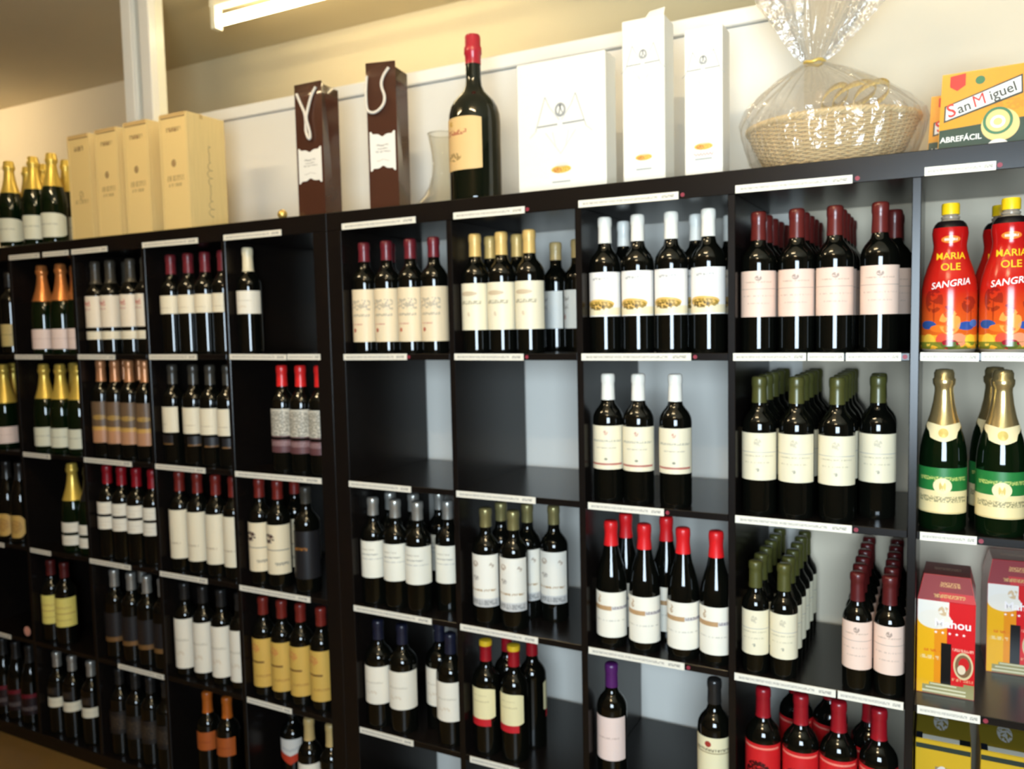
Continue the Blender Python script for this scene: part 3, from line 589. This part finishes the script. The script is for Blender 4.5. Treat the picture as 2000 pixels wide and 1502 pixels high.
# ---------------------------------------------------------------- beer packs
def panel(mb, x0, x1, y, z0, z1): mb.quad((x0, y, z0), (x1, y, z0), (x1, y, z1), (x0, y, z1))
M_packred = mat('red_carton', S(196, 22, 30), .3, coat=.3); M_packmaroon = print_mat('maroon_carton_top', S(116, 26, 34), [('t', .2, .8, .4, .6, S(190, 150, 120), .8)], .25)
M_beer = print_mat('beer_carton_front', S(214, 24, 30), [
    ('r', 0, .52, .0, 1, S(240, 176, 20)), ('r', .30, .52, 0, .72, S(232, 128, 22), .7), ('r', 0, .55, .80, 1, S(240, 232, 220)), ('e', .30, .80, .30, .10, S(240, 230, 214)),
    ('n', .46, .90, .10, .05, S(206, 160, 90), .7), ('t', .12, .40, .45, .48, S(220, 80, 30), .6), ('t', .06, .42, .37, .41, S(240, 220, 170), .6),
    ('r', .42, .60, .12, .56, S(8, 6, 6)), ('e', .81, .34, .17, .145, S(216, 196, 150)), ('e', .81, .34, .14, .12, S(130, 96, 66)), ('e', .82, .36, .09, .07, S(206, 30, 34)), ('e', .78, .30, .07, .05, S(230, 210, 180)), ('t', .62, .98, .17, .20, S(230, 160, 120), .8), ('t', .62, .98, .49, .52, S(240, 180, 160), .8),
    ('r', .10, 1, 0, .09, S(150, 140, 88)), ('r', .22, 1, .09, .12, S(150, 140, 88)), ('r', .82, 1, .09, .15, S(150, 140, 88)), ('r', .10, .86, .015, .035, S(214, 206, 170)), ('r', .16, .86, .055, .072, S(214, 206, 170)), ('r', .24, .7, .098, .112, S(214, 206, 170))], .28)
M_redband = print_mat('red_carton_band', S(138, 20, 28), [('r', .4, 1, .0, .35, S(196, 24, 30)), ('t', .4, .8, .55, .75, S(206, 150, 90), .9), ('t', .3, .85, .12, .26, S(206, 160, 90), .9)], .5)
def star(mb, x, z, y, r):
    pts = []
    for i in range(10):
        a = PI/2 + i*PI/5; q = r if i % 2 == 0 else r*.42; pts.append((x+q*math.cos(a), y, z+q*math.sin(a)))
    for i in range(10):
        k = len(mb.v); mb.v += [(x, y, z), pts[i], pts[(i+1) % 10]]; mb.f.append((k, k+1, k+2)); mb.uv.append(((0,0),(1,0),(1,1)))
def beer_carton(x, y, rz, label):
    wd, dp, h1, h2 = .104, .135, .196, .243
    o = thing('beer_carton', label, 'beer carton', (x, y, shelfZ(3)), rz, 'red beer cartons')
    b = MB(); ix, iy = .010, .022
    lo = [(0,0,0),(wd,0,0),(wd,dp,0),(0,dp,0)]; mi = [(a,c_,h1) for a,c_,_ in lo]; hi = [(ix,iy,h2),(wd-ix,iy,h2),(wd-ix,dp-iy,h2),(ix,dp-iy,h2)]
    for A, B in ((lo, mi), (mi, hi)):
        for i in range(4): b.quad(A[i], A[(i+1) % 4], B[(i+1) % 4], B[i])
    b.quad(*lo[::-1]); b.quad(*hi)
    bevel(b.build('carton_body', M_packred, o), .0015, 1)
    f = MB(); panel(f, .0005, wd-.0005, -.0008, .001, h1-.001); fp = f.build('front_print', M_beer, o)
    g = MB(); e = -.0008; g.quad((.001, e, h1+.0005), (wd-.001, e, h1+.0005), (wd-ix-.001, iy+e, h2-.0005), (ix+.001, iy+e, h2-.0005)); g.build('shoulder_print', M_redband, o)
    tp = MB(); tp.quad((ix, iy, h2+.0008), (wd-ix, iy, h2+.0008), (wd-ix, dp-iy, h2+.0008), (ix, dp-iy, h2+.0008)); tp.build('top_print', M_packmaroon, o)
    text_on('lettering', 'Mahou', .024, lambda a, q: (.064+a, -.0016, .150+q), M_whiteink, fp, .0004)
    st = MB()
    for i in range(5): star(st, .034+.0125*i, .131, -.0016, .0035)
    st.build('stars', M_whiteink, fp)
    return o
beer_carton(1.4565, .068, math.radians(-1.5), 'red and yellow beer carton standing at the front of its shelf')
beer_carton(1.588, .235, math.radians(2), 'red and yellow beer carton pushed back against the wall')
M_packyel = mat('yellow_carton', S(196, 158, 34), .35, coat=.2)
M_lager = print_mat('lager_carton_front', S(206, 166, 34), [('r', .36, .62, .58, .80, S(120, 110, 110), .8), ('n', .49, .69, .14, .12, S(220, 214, 210), .9), ('n', .3, .3, .3, .2, S(226, 190, 70), .7), ('r', 0, 1, .93, .97, S(40, 52, 44))], .3)
M_lagertop_glare = print_mat('lager_top_with_glare', S(142, 122, 36), [('n', .46, .45, .14, .2, S(206, 204, 200), .9), ('r', 0, 1, 0, .1, S(226, 226, 214)), ('r', 0, .12, 0, .14, S(20, 26, 40)), ('r', .8, 1, 0, .12, S(20, 26, 30))], .3)  # pale strip along the front edge is painted glare; the emblem is print
for x in (1.457, 1.573):
    o = thing('beer_carton', 'golden yellow beer carton with silver emblem in the lower cell', 'beer carton', (x, .045, shelfZ(4)), 0, 'yellow beer cartons')
    bevel(MB().box(0, .100, 0, .20, 0, .262).build('carton_body', M_packyel, o), .002, 1)
    f = MB(); panel(f, .001, .099, -.0008, .001, .261); f.build('front_print', M_lager, o)
    tp = MB(); tp.quad((.001, .001, .2628), (.099, .001, .2628), (.099, .199, .2628), (.001, .199, .2628)); tp.build('top_print', M_lagertop_glare, o)

# ---------------------------------------------------------------- things on top of the units
# sparkling bottles
bottles(0, 'champ', .0425, .312, (.195, K['yellowfoil']), [(.020, .103, 168, 28, LM['olivewh'], .012)], [(-1.498, .053), (-1.356, .053), (-1.252, .053), (-1.545, .150), (-1.452, .150), (-1.318, .150)],
        'sparkling bottle with golden foil standing on the unit top, {} row', 'golden-foiled sparkling bottles on the unit top', 'sparkling_wine_bottle', glass=M_green, foil=True, z=H)
# wooden boxes
M_wood = mat('pale_pine', S(232, 204, 140), .55, noise=.10, nscale=14, stretch=(14, 14, .6))
M_woodedge = mat('pine_end_grain', S(206, 172, 112), .6, noise=.1, nscale=20)
brown = S(140, 104, 66)
LIDS = [print_mat('lid_print_a', S(232, 202, 136), [('b', .25, .75, .88, .93, brown, .7), ('n', .5, .44, .12, .05, brown, .5), ('t', .15, .85, .36, .40, brown, .5)], .55),
        print_mat('lid_print_b', S(236, 206, 140), [('t', .2, .8, .88, .92, brown, .9), ('n', .45, .60, .10, .035, brown, .8), ('t', .15, .85, .44, .49, brown, .6), ('t', .2, .75, .39, .42, brown, .5)], .55)]
def wooden_box(x0, x1, y0, dp, h, label, lid, script=False):
    wd = x1-x0
    o = thing('wooden_wine_box', label, 'wine box', (x0, y0, H), 0)
    body = MB().box(0, wd, .008, dp, 0, h).build('box_body', M_wood, o); bevel(body, .002)
    MB().box(0, .008, 0, .008, 0, h-.001).build('lid_rail', M_wood, o); MB().box(wd-.008, wd, 0, .008, 0, h-.001).build('lid_rail', M_wood, o)
    MB().box(.008, wd-.008, -.002, .008, h-.012, h).build('top_lip', M_woodedge, o)
    l = MB().box(.0085, wd-.0085, .002, .0078, .002, h-.0125).build('sliding_lid', M_wood, o)
    f = MB(); panel(f, .009, wd-.009, .0015, .003, h-.014); f.build('branding', lid, l)
    if script:
        m = mat('faded_script', S(150, 132, 104), .6); s_m = MB()
        pts = []
        for i in range(150):
            q = i/149; z = .04 + .23*q
            pts.append((wd+.0006, dp*.55 + .006*math.sin(q*60)*(1+.9*math.sin(q*13)), z + .005*math.cos(q*60)))
        s_m.tube(pts, .0007, 5); s_m.build('handwritten_script', m, o)
        MB().box(wd-.006, wd+.0005, .050, .062, h-.014, h+.0005).build('lid_groove', M_woodedge, o)
    return o
wooden_box(-1.145, -1.030, .042, .105, .352, 'pale wooden wine box beside the golden-foiled bottles', LIDS[0])
wooden_box(-1.000, -.887, .040, .105, .354, 'pale wooden wine box second from the golden-foiled bottles', LIDS[1])
wooden_box(-.858, -.740, .040, .105, .358, 'pale wooden wine box next to the one with script on its side', LIDS[1])
wooden_box(-.683, -.560, .036, .150, .358, 'pale wooden wine box with handwritten script down its side', LIDS[1], True)
# small golden ball
g = MB().lathe([(0, 0), (.008, .001), (.0125, .006), (.014, .012), (.0125, .019), (.008, .024), (.004, .026), (0, .026)], 20).build('gold_ball', mat('gold_ball_paint', S(236, 200, 110), .22, .7), None, True)
g.location = (-.176, .022, H); tag(g, 'tiny golden ball lying beside the brown gift bag', 'ornament')
# brown gift bags
M_bag = mat('glossy_brown_paper', S(72, 42, 30), .22, coat=.5, noise=.15, nscale=6, bump=.15)
M_rope = mat('white_rope', S(226, 218, 204), .8, noise=.2, nscale=120, stretch=(1, 1, 3)); M_tag = print_mat('white_tag', S(238, 234, 224), [('t', .25, .75, .66, .71, ink, .8), ('t', .3, .7, .56, .60, ink, .8), ('t', .2, .8, .46, .51, ink, .6), ('t', .25, .75, .2, .23, S(160, 150, 140), .7)], .5)
def gift_bag(x, y, rz, h, wd, dp, label, rope, tag_z):
    o = thing('gift_bag', label, 'gift bag', (x, y, H), rz)
    b = MB(); n = 10
    # front, back, gusseted sides pinched towards the top
    def ring(q):
        z = h*q; pin = .020*max(0, (q-.15)/.85)**1.2
        return [(0,0,z),(wd/2,0,z),(wd,0,z),(wd-pin,dp/2,z),(wd,dp,z-.012*q),(wd/2,dp,z-.012*q),(0,dp,z-.012*q),(pin,dp/2,z)]
    rs = [ring(i/n) for i in range(n+1)]
    for i in range(n):
        for j in range(8): b.quad(rs[i][j], rs[i][(j+1) % 8], rs[i+1][(j+1) % 8], rs[i+1][j])
    k = len(b.v); b.v += rs[0]; b.f.append(tuple(range(k, k+8))[::-1]); b.uv.append(tuple((0, 0) for _ in range(8)))
    me = b.mesh('bag_body', M_bag); weld_smooth(me, 8); bo = link('bag_body', me, o)
    sd = bo.modifiers.new('paper', 'SOLIDIFY'); sd.thickness = .0012; sd.offset = -1
    pts = [(wd*a, -.004-c_, h*q) for a, q, c_ in rope]
    # smooth the handle
    for _ in range(3):
        np_ = [pts[0]]
        for A, B in zip(pts, pts[1:]):
            np_ += [tuple(A[i]*.75+B[i]*.25 for i in range(3)), tuple(A[i]*.25+B[i]*.75 for i in range(3))]
        pts = np_ + [pts[-1]]
    MB().tube(pts, .0042, 8).build('rope_handle', M_rope, o, True)
    # tag with scalloped ends
    tg = MB(); n = 16; th = h*.115; cxx = wd*.5; hw = wd*.43
    for i in range(n):
        def e(u): 
            k = abs(2*u-1); return th*(1.0 + .14*(k > .82) - .16*math.exp(-((k)/.22)**2) + .0*k)
        u0, u1 = i/n, (i+1)/n; X0, X1 = cxx-hw+2*hw*u0, cxx-hw+2*hw*u1
        tg.quad((X0, -.0015, tag_z-e(u0)), (X1, -.0015, tag_z-e(u1)), (X1, -.0015, tag_z+e(u1)), (X0, -.0015, tag_z+e(u0)), ((u0, 0), (u1, 0), (u1, 1), (u0, 1)))
    tg.build('paper_tag', M_tag, o)
gift_bag(-.148, .060, 0, .376, .098, .072, 'brown glossy gift bag with knotted white rope handle', [(.12, .93, 0), (.28, .84, 0), (.42, .78, .002), (.46, .70, .004), (.44, .64, .004), (.55, .575, .004), (.62, .60, .004), (.56, .68, .006), (.50, .74, .008), (.55, .80, .004), (.68, .90, .002), (.84, .955, 0)], .148)
gift_bag(.094, .075, math.radians(14), .402, .086, .088, 'taller brown glossy gift bag with looped white rope handle', [(.05, .91, 0), (.02, .82, .004), (.02, .72, .004), (.06, .675, .004), (.30, .66, .004), (.58, .70, .004), (.68, .76, .004), (.52, .84, .002), (.60, .90, .002), (.80, .955, 0)], .165)
# glass decanter
mgl = bpy.data.materials.new('clear_glass'); mgl.use_nodes = True
nt = mgl.node_tree; nt.nodes.clear()
o_ = nt.nodes.new('ShaderNodeOutputMaterial'); mx = nt.nodes.new('ShaderNodeMixShader'); tr = nt.nodes.new('ShaderNodeBsdfTransparent'); gl = nt.nodes.new('ShaderNodeBsdfGlossy'); fr = nt.nodes.new('ShaderNodeLayerWeight')
pw = nt.nodes.new('ShaderNodeMath'); pw.operation = 'POWER'; pw.inputs[1].default_value = 1.6; nt.links.new(fr.outputs['Facing'], pw.inputs[0]); gl.inputs['Roughness'].default_value = .02; tr.inputs[0].default_value = (.90, .89, .84, 1)
nt.links.new(pw.outputs[0], mx.inputs[0]); nt.links.new(tr.outputs[0], mx.inputs[1]); nt.links.new(gl.outputs[0], mx.inputs[2]); nt.links.new(mx.outputs[0], o_.inputs[0])
dp_ = [(0, .002), (.060, 0), (.082, .006), (.086, .018), (.078, .034), (.056, .056), (.040, .082), (.030, .115), (.027, .145), (.029, .175), (.034, .205), (.039, .232)]
d = thing('decanter', 'clear glass decanter with flared neck behind the big bottle', 'decanter', (.219, .253, H))
MB().lathe(dp_, 40).build('vessel', mgl, d, True)
MB().tube([(.039*math.cos(2*PI*i/36), .039*math.sin(2*PI*i/36), .232) for i in range(36)], .0014, 6, True).build('rim', mgl, d, True)
# magnum
mp_ = [(0, .008), (.054, .001), (.063, 0), (.067, .006), (.067, .205), (.0655, .225), (.061, .243), (.052, .259), (.040, .272), (.028, .284), (.0215, .298), (.0195, .315), (.0190, .375), (.0215, .378), (.0215, .390), (.019, .394), (.019, .424), (0, .424)]
mo = thing('magnum_bottle', 'huge dark wine bottle with red capsule and parchment label', 'bottle', (.417, .100, H))
M_maggl = mat('deep_green_glass', (.004, .006, .003, 1), .04, spec=.55)
link('bottle_glass', weld_smooth(MB().lathe(mp_, 48).mesh('bottle_glass', M_maggl), 40), mo)
link('capsule', weld_smooth(MB().lathe([(.0195, .352), (.0205, .352), (.0205, .374), (.0230, .378), (.0230, .394), (.0205, .398), (.0205, .420), (.018, .4255), (0, .4265)], 28).mesh('capsule', cap_m('magnum_red', S(176, 36, 50), .3)), 50), mo)
link('label', mesh_label(mp_, .078, .210, 118, -14, LM['magnum'], .004), mo)
# white cartons with the compass emblem
M_carton = mat('white_carton', S(246, 243, 232), .5); M_line = mat('grey_emblem_ink', S(172, 174, 172), .6); M_line2 = mat('dark_emblem_ink', S(158, 160, 160), .6)
M_sketch = print_mat('vineyard_sketch', S(246, 243, 232), [('e', .5, .38, .46, .30, S(236, 200, 80), .9), ('n', .5, .36, .44, .28, S(196, 160, 50), .8), ('n', .34, .32, .20, .2, S(190, 90, 40), .8), ('e', .55, .72, .30, .16, S(206, 210, 206), .5)], .5)
def stroke(mb, x0, z0, x1, z1, wdt, y=-.0007):
    d_ = Vector((x1-x0, 0, z1-z0)); n_ = Vector((-d_.z, 0, d_.x)).normalized()*wdt/2
    mb.quad((x0-n_.x, y, z0-n_.z), (x1-n_.x, y, z1-n_.z), (x1+n_.x, y, z1+n_.z), (x0+n_.x, y, z0+n_.z))
def white_carton(x0, x1, y0, dp, h, label, lz, ls, sk_z, sk_w, rz=0, red=False, flap=False):
    wd = x1-x0; o = thing('white_wine_carton', label, 'wine carton', (x0, y0, H), rz)
    bevel(MB().box(0, wd, 0, dp, 0, h).build('carton_body', M_carton, o), .002, 1)
    e = MB(); cx = wd/2; k = ls
    for s1 in (-1, 1):
        stroke(e, cx+s1*.30*k, lz+.42*k, cx+s1*.50*k, lz-.18*k, .012*k+.0006); stroke(e, cx+s1*.30*k, lz+.42*k, cx+s1*.22*k, lz+.24*k, .010*k+.0005)
        stroke(e, cx+s1*.22*k, lz+.24*k, cx+s1*.02*k, lz-.02*k, .008*k+.0004); stroke(e, cx+s1*.30*k, lz-.22*k, cx, lz-.62*k, .006*k+.0003); stroke(e, cx+s1*.50*k, lz-.18*k, cx+s1*.62*k, lz-.28*k, .008*k+.0004)
        stroke(e, cx+s1*.16*k, lz-.22*k, cx+s1*.10*k, lz-.48*k, .005*k+.0003)
    e.build('emblem_lines', M_line, o)
    e2 = MB(); stroke(e2, cx-.46*k, lz-.10*k, cx-.06*k, lz-.09*k, .030*k); stroke(e2, cx+.04*k, lz-.09*k, cx+.46*k, lz-.08*k, .030*k)
    n = 20
    for i in range(n):
        a, b = 2*PI*i/n, 2*PI*(i+1)/n
        e2.quad(*[(cx+q*math.cos(an)*k, -.0007, lz+.16*k+q*1.15*math.sin(an)*k) for q, an in ((.07, a), (.11, a), (.11, b), (.07, b))])
    stroke(e2, cx-.03*k, lz+.08*k, cx+.01*k, lz+.25*k, .03*k); stroke(e2, cx+.05*k, lz+.09*k, cx-.02*k, lz+.25*k, .02*k)
    e2.build('emblem_seal', M_line2, o)
    f = MB(); panel(f, cx-sk_w/2, cx+sk_w/2, -.0006, sk_z, sk_z+sk_w*.55); f.build('vineyard_sketch', M_sketch, o)
    q = MB(); stroke(q, cx-sk_w*.42, sk_z-.018, cx+sk_w*.42, sk_z-.018, .0035); q.build('small_print', M_line, o)
    if red:
        m = mat('red_pen', S(214, 110, 110), .6); q = MB(); pts = [(cx-.022+.044*i/30, -.0008, sk_z-.008+.003*math.sin(i*1.3)) for i in range(31)]; q.tube(pts, .0006, 4); q.build('pen_note', m, o)
    if flap:
        q = MB(); q.quad((wd*.55, .004, h), (wd-.002, .004, h), (wd-.002, .014, h+.020), (wd*.62, .014, h+.016)); fo = q.build('open_flap', M_carton, o); sd = fo.modifiers.new('t', 'SOLIDIFY'); sd.thickness = .001
    return o
white_carton(.541, .777, .10, .070, .330, 'broad white wine carton with large grey compass emblem', .185, .135, .052, .058)
white_carton(.819, .921, .10, .075, .385, 'tallest white wine carton, slim with a raised top flap', .290, .085, .060, .044, flap=True)
white_carton(.967, 1.053, .10, .070, .340, 'slim white wine carton with red pen note below the sketch', .255, .078, .068, .046, red=True)
# wicker basket
M_wick = mat('woven_wicker', S(228, 198, 142), .6, noise=.15, nscale=60, stretch=(1, 1, .4)); M_wick2 = mat('dark_wicker', S(206, 172, 116), .6, noise=.15, nscale=60)
BX, BY = 1.268, .190
bk = thing('wicker_basket', 'oval wicker gift basket wrapped in cellophane', 'basket', (BX, BY, H))
NS = 52
def b_rad(q): return .118 + .056*q**.75          # half-length along x, at relative height q
def b_pt(a, q, off=0.):
    rx = b_rad(q)+off; ry = rx*.86+off*.2; return (rx*math.cos(a), ry*math.sin(a), .004 + .098*q)
ws = MB(); rows = 24
for i in range(rows):
    q = (i+.5)/rows; n = NS*4
    ws.tube([b_pt(2*PI*j/n, q,   .0026*math.cos(NS/2*2*PI*j/n + PI*i)) for j in range(n)], .0023, 5, True)
wo = ws.build('woven_wall', M_wick, bk, True); wo['kind'] = 'stuff'
st = MB()
for k in range(NS):
    a = 2*PI*k/NS; st.tube([b_pt(a, q/6) for q in range(7)], .0026, 5)
so = st.build('stakes', M_wick2, bk, True); so['kind'] = 'stuff'
rm = MB()
for ph in (0, 2*PI/3, 4*PI/3):
    n = 160; pts = []
    for j in range(n):
        a = 2*PI*j/n; x, y, z = b_pt(a, 1.0, .004*math.cos(30*a+ph)); pts.append((x, y, z+.004+.004*math.sin(30*a+ph)))
    rm.tube(pts, .0042, 6, True)
rm.build('braided_rim', M_wick, bk, True)
MB().lathe([(0, 0), (.120, 0), (.120, .006), (0, .006)], 36, 1, .86).build('basket_base', M_wick2, bk)
# golden ribbon loops and shredded straw inside
M_rib = mat('gold_ribbon', S(222, 190, 96), .3, .3)
gb = thing('ribbon_bow', 'looped golden ribbon bow lying in the wicker basket', 'ribbon', (BX, BY, H+.105))
for dx, dz, ln, an in ((.05, .0, .085, .1), (.085, -.008, .07, -.25), (.01, .004, .06, .5)):
    rb = MB(); n = 20; pts = []
    for i in range(n+1):
        a = 2*PI*i/n; pts.append((dx + ln*.5*math.cos(a)*math.cos(an), -.03+.02*math.sin(an*3), .056+dz+.022*math.sin(a)+.010*math.cos(a)))
    for A, B in zip(pts, pts[1:]): rb.quad((A[0], A[1]-.010, A[2]-.008), (B[0], B[1]-.010, B[2]-.008), (B[0], B[1]+.008, B[2]+.008), (A[0], A[1]+.008, A[2]+.008))
    ro = rb.build('ribbon_loop', M_rib, gb, True); sd = ro.modifiers.new('t', 'SOLIDIFY'); sd.thickness = .001
straw = MB()
for i in range(420):
    a = random.uniform(0, 2*PI); r_ = .15*math.sqrt(random.random()); an = random.uniform(0, PI); l_ = random.uniform(.02, .05)
    x, y, z = r_*math.cos(a), r_*.82*math.sin(a), .072+random.uniform(0, .034)*(1-(r_/.16)**2)
    straw.tube([(x-l_/2*math.cos(an), y-l_/2*math.sin(an), z), (x, y, z+.008), (x+l_/2*math.cos(an), y+l_/2*math.sin(an), z)], .0009, 4)
so = straw.build('packing_straw', mat('golden_straw', S(226, 190, 110), .6), None); so.location = (BX, BY, H); so['kind'] = 'stuff'; tag(so, 'golden packing straw filling the wicker basket', 'straw')
# cellophane wrap
mc = bpy.data.materials.new('cellophane'); mc.use_nodes = True
nt = mc.node_tree; nt.nodes.clear()
o_ = nt.nodes.new('ShaderNodeOutputMaterial'); mx = nt.nodes.new('ShaderNodeMixShader'); tr = nt.nodes.new('ShaderNodeBsdfTransparent'); gl = nt.nodes.new('ShaderNodeBsdfGlossy'); lw = nt.nodes.new('ShaderNodeLayerWeight'); mr = nt.nodes.new('ShaderNodeMapRange')
gl.inputs['Roughness'].default_value = .10; tr.inputs[0].default_value = (.98, .975, .96, 1)
df = nt.nodes.new('ShaderNodeBsdfDiffuse'); df.inputs[0].default_value = (.95, .94, .90, 1); tl = nt.nodes.new('ShaderNodeBsdfTranslucent'); tl.inputs[0].default_value = (.95, .94, .90, 1)
m2 = nt.nodes.new('ShaderNodeMixShader'); m2.inputs[0].default_value = .5; m3 = nt.nodes.new('ShaderNodeMixShader'); m3.inputs[0].default_value = .15
nz_ = nt.nodes.new('ShaderNodeTexNoise'); nz_.inputs['Scale'].default_value = 60; nz_.inputs['Detail'].default_value = 3; bm_ = nt.nodes.new('ShaderNodeBump'); bm_.inputs['Strength'].default_value = .5; bm_.inputs['Distance'].default_value = .01
tc_ = nt.nodes.new('ShaderNodeTexCoord'); nt.links.new(tc_.outputs['Object'], nz_.inputs['Vector']); nt.links.new(nz_.outputs[0], bm_.inputs['Height']); nt.links.new(bm_.outputs[0], gl.inputs['Normal'])
nt.links.new(df.outputs[0], m2.inputs[1]); nt.links.new(tl.outputs[0], m2.inputs[2]); nt.links.new(tr.outputs[0], m3.inputs[1]); nt.links.new(m2.outputs[0], m3.inputs[2])
mr.inputs[1].default_value = .1; mr.inputs[3].default_value = .09; mr.inputs[4].default_value = .36
nt.links.new(lw.outputs['Facing'], mr.inputs[0]); nt.links.new(mr.outputs[0], mx.inputs[0]); nt.links.new(m3.outputs[0], mx.inputs[1]); nt.links.new(gl.outputs[0], mx.inputs[2]); nt.links.new(mx.outputs[0], o_.inputs[0])
cw = MB(); NA = 96
prof_c = [(.128, .0015), (.150, .010), (.172, .035), (.184, .070), (.190, .100), (.186, .120), (.160, .150), (.118, .182), (.070, .212), (.030, .232), (.018, .240), (.030, .256), (.052, .290), (.076, .335), (.098, .380), (.116, .425), (.128, .460)]
tie = (-.030, -.03)                               # the knot sits towards the front
rnd = [random.uniform(-1, 1) for _ in range(NA)]
grid = []
for j, (r_, z) in enumerate(prof_c):
    q = z/.46; k = min(1, max(0, (z-.10)/.13)); lean = max(0, z-.24)
    row = []
    for i in range(NA):
        a = 2*PI*i/NA
        amp = .02 + .10*min(1, max(0, (z-.11)/.1)) + (.16 if z > .245 else 0)
        rr = r_*(1 + amp*(.6*math.sin(a*13+j*.35) + .5*math.sin(a*23+1.3+j*.5) + .5*rnd[i]*(1 if z > .09 else .5)))
        rr += random.uniform(-.0025, .0025)*(1 if .05 < z else .2)
        ex = 1.0 if z <= .24 else 1.12
        row.append((tie[0]*k + rr*math.cos(a)*ex + lean*.12, tie[1]*k + rr*.86*math.sin(a)*(1 if z < .24 else .75), max(.0012, z + (.012*math.sin(a*7+1) + .012*rnd[i])*(1 if z > .42 else 0) + random.uniform(-.002, .002)*(z > .02))))
    grid.append(row)
for j in range(len(grid)-1):
    for i in range(NA):
        i2 = (i+1) % NA
        cw.quad(grid[j][i], grid[j][i2], grid[j+1][i2], grid[j+1][i])
co = cw.build('cellophane_wrap', mc, None, False); co.location = (BX, BY, H)
tag(co, 'crinkled clear cellophane gathered and tied above the wicker basket', 'cellophane')
tb = MB().tube([(tie[0]+.021*math.cos(2*PI*i/24), tie[1]+.018*math.sin(2*PI*i/24), .240+.002*math.sin(i)) for i in range(24)], .0035, 6, True).build('tie_ribbon', M_rib, co, True)
# San Miguel cartons
M_smy = mat('amber_carton', S(226, 156, 22), .3, coat=.3); M_smg = mat('dark_green_carton', S(22, 58, 40), .35)
M_smfront = print_mat('amber_carton_front', S(228, 154, 24), [('n', .5, .55, .5, .5, S(236, 150, 30), .35), ('n', .85, .45, .3, .3, S(230, 130, 30), .5)], .28)
M_wh = mat('white_print', S(246, 242, 234), .4); M_rd = mat('red_print', S(220, 48, 40), .4); M_dk = mat('dark_print', S(52, 56, 44), .4); M_gn = mat('green_print', S(60, 120, 80), .4); M_bottlecap = mat('cap_print', S(238, 206, 130), .4)
def sm_pack(x, y, rz, label):
    o = thing('beer_carton', label, 'beer carton', (x, y, H), rz); wd, wt, h, dp = .152, .138, .160, .07
    b = MB(); i = (wd-wt)/2; lo = [(0,0,0),(wd,0,0),(wd,dp,0),(0,dp,0)]; hi = [(i,.004,h),(wd-i,.004,h),(wd-i,dp-.004,h),(i,dp-.004,h)]
    for k in range(4): b.quad(lo[k], lo[(k+1) % 4], hi[(k+1) % 4], hi[k])
    b.quad(*lo[::-1]); b.quad(*hi); bevel(b.build('carton_body', M_smy, o), .003, 2)
    def F(u, v, off=.0006):                        # point on the front face, metres from its lower left
        q = v/h; xx = i*q + (u/wd)*(wd-2*i*q); return (xx, .004*q-off, v)
    f = MB(); f.quad(F(.002, .060), F(wd-.002, .060), F(wd-.003, h-.003), F(.003, h-.003)); f.build('front_print', M_smfront, o)
    g_ = MB(); g_.quad(F(.001, .001), F(wd-.001, .001), F(wd-.001, .060), F(.001, .052)); gn = g_.build('green_band', M_smg, o)
    bn = MB(); bn.quad(F(.008, .066, .0013), F(.148, .104, .0013), F(.148, .140, .0013), F(.008, .098, .0013)); bg = bn.build('banner_edge', M_dk, o)
    bn = MB(); bn.quad(F(.011, .070, .0019), F(.145, .107, .0019), F(.145, .136, .0019), F(.011, .096, .0019)); bb = bn.build('banner', M_wh, o)
    ang = math.atan2(.038, .136)
    def T(u0, v0): return lambda a, q: F(u0+a, v0+q, .0026)
    text_on('lettering', 'S', .036, T(.021, .087), M_rd, bb, .0005, 0, ang)
    text_on('lettering', 'an', .027, T(.044, .0915), M_dk, bb, .0003, 0, ang)
    text_on('lettering', 'M', .032, T(.071, .1005), M_rd, bb, .0, 0, ang)
    text_on('lettering', 'iguel', .027, T(.113, .112), M_dk, bb, .0003, 0, ang)
    text_on('lettering', 'ABREFÁCIL', .0148, lambda a, q: F(.040+a, .032+q, .0018), M_wh, gn, .0003)
    yl = MB(); yl.quad(F(.003, .001, .0016), F(.084, .001, .0016), F(.084, .016, .0016), F(.003, .012, .0016)); yl.build('yellow_foot', M_smy, gn)
    bd = MB(); bd.quad(F(.016, .134, .0014), F(.045, .134, .0014), F(.045, .157, .0014), F(.016, .154, .0014)); k = len(bd.v); bd.v += [F(.016, .134, .0014), F(.030, .125, .0014), F(.045, .134, .0014)]; bd.f.append((k, k+1, k+2)); bd.uv.append(((0,0),(1,0),(1,1))); bd.build('red_badge', M_rd, o)
    def ell(name, cu, cv, ru, rv, m, off, par, r0=0.):
        e = MB(); n = 28
        for j in range(n):
            a, b_ = 2*PI*j/n, 2*PI*(j+1)/n
            e.quad(*[F(cu+q*ru*math.cos(an), cv+q*rv*math.sin(an), off) for q, an in ((r0, a), (1, a), (1, b_), (r0, b_))])
        return e.build(name, m, par)
    ell('crest', .072, .140, .009, .008, M_gn, .0014, o)
    cp_ = ell('bottle_cap_picture', .108, .050, .033, .031, M_bottlecap, .0020, o)
    ell('cap_ring', .104, .058, .026, .026, M_gn, .0024, cp_, .80); ell('cap_mark', .104, .056, .013, .012, M_wh, .0026, cp_, .6)
    ell('bottle_neck_picture', .104, .012, .017, .011, M_wh, .0028, cp_)
    return o
sm_pack(1.478, .100, math.radians(-4), 'amber beer carton with slanted white banner standing in front of another')
o = sm_pack(1.458, .185, math.radians(-3), 'amber beer carton tucked behind the bannered one beside the basket'); o.scale = (1.0, 1, .88)
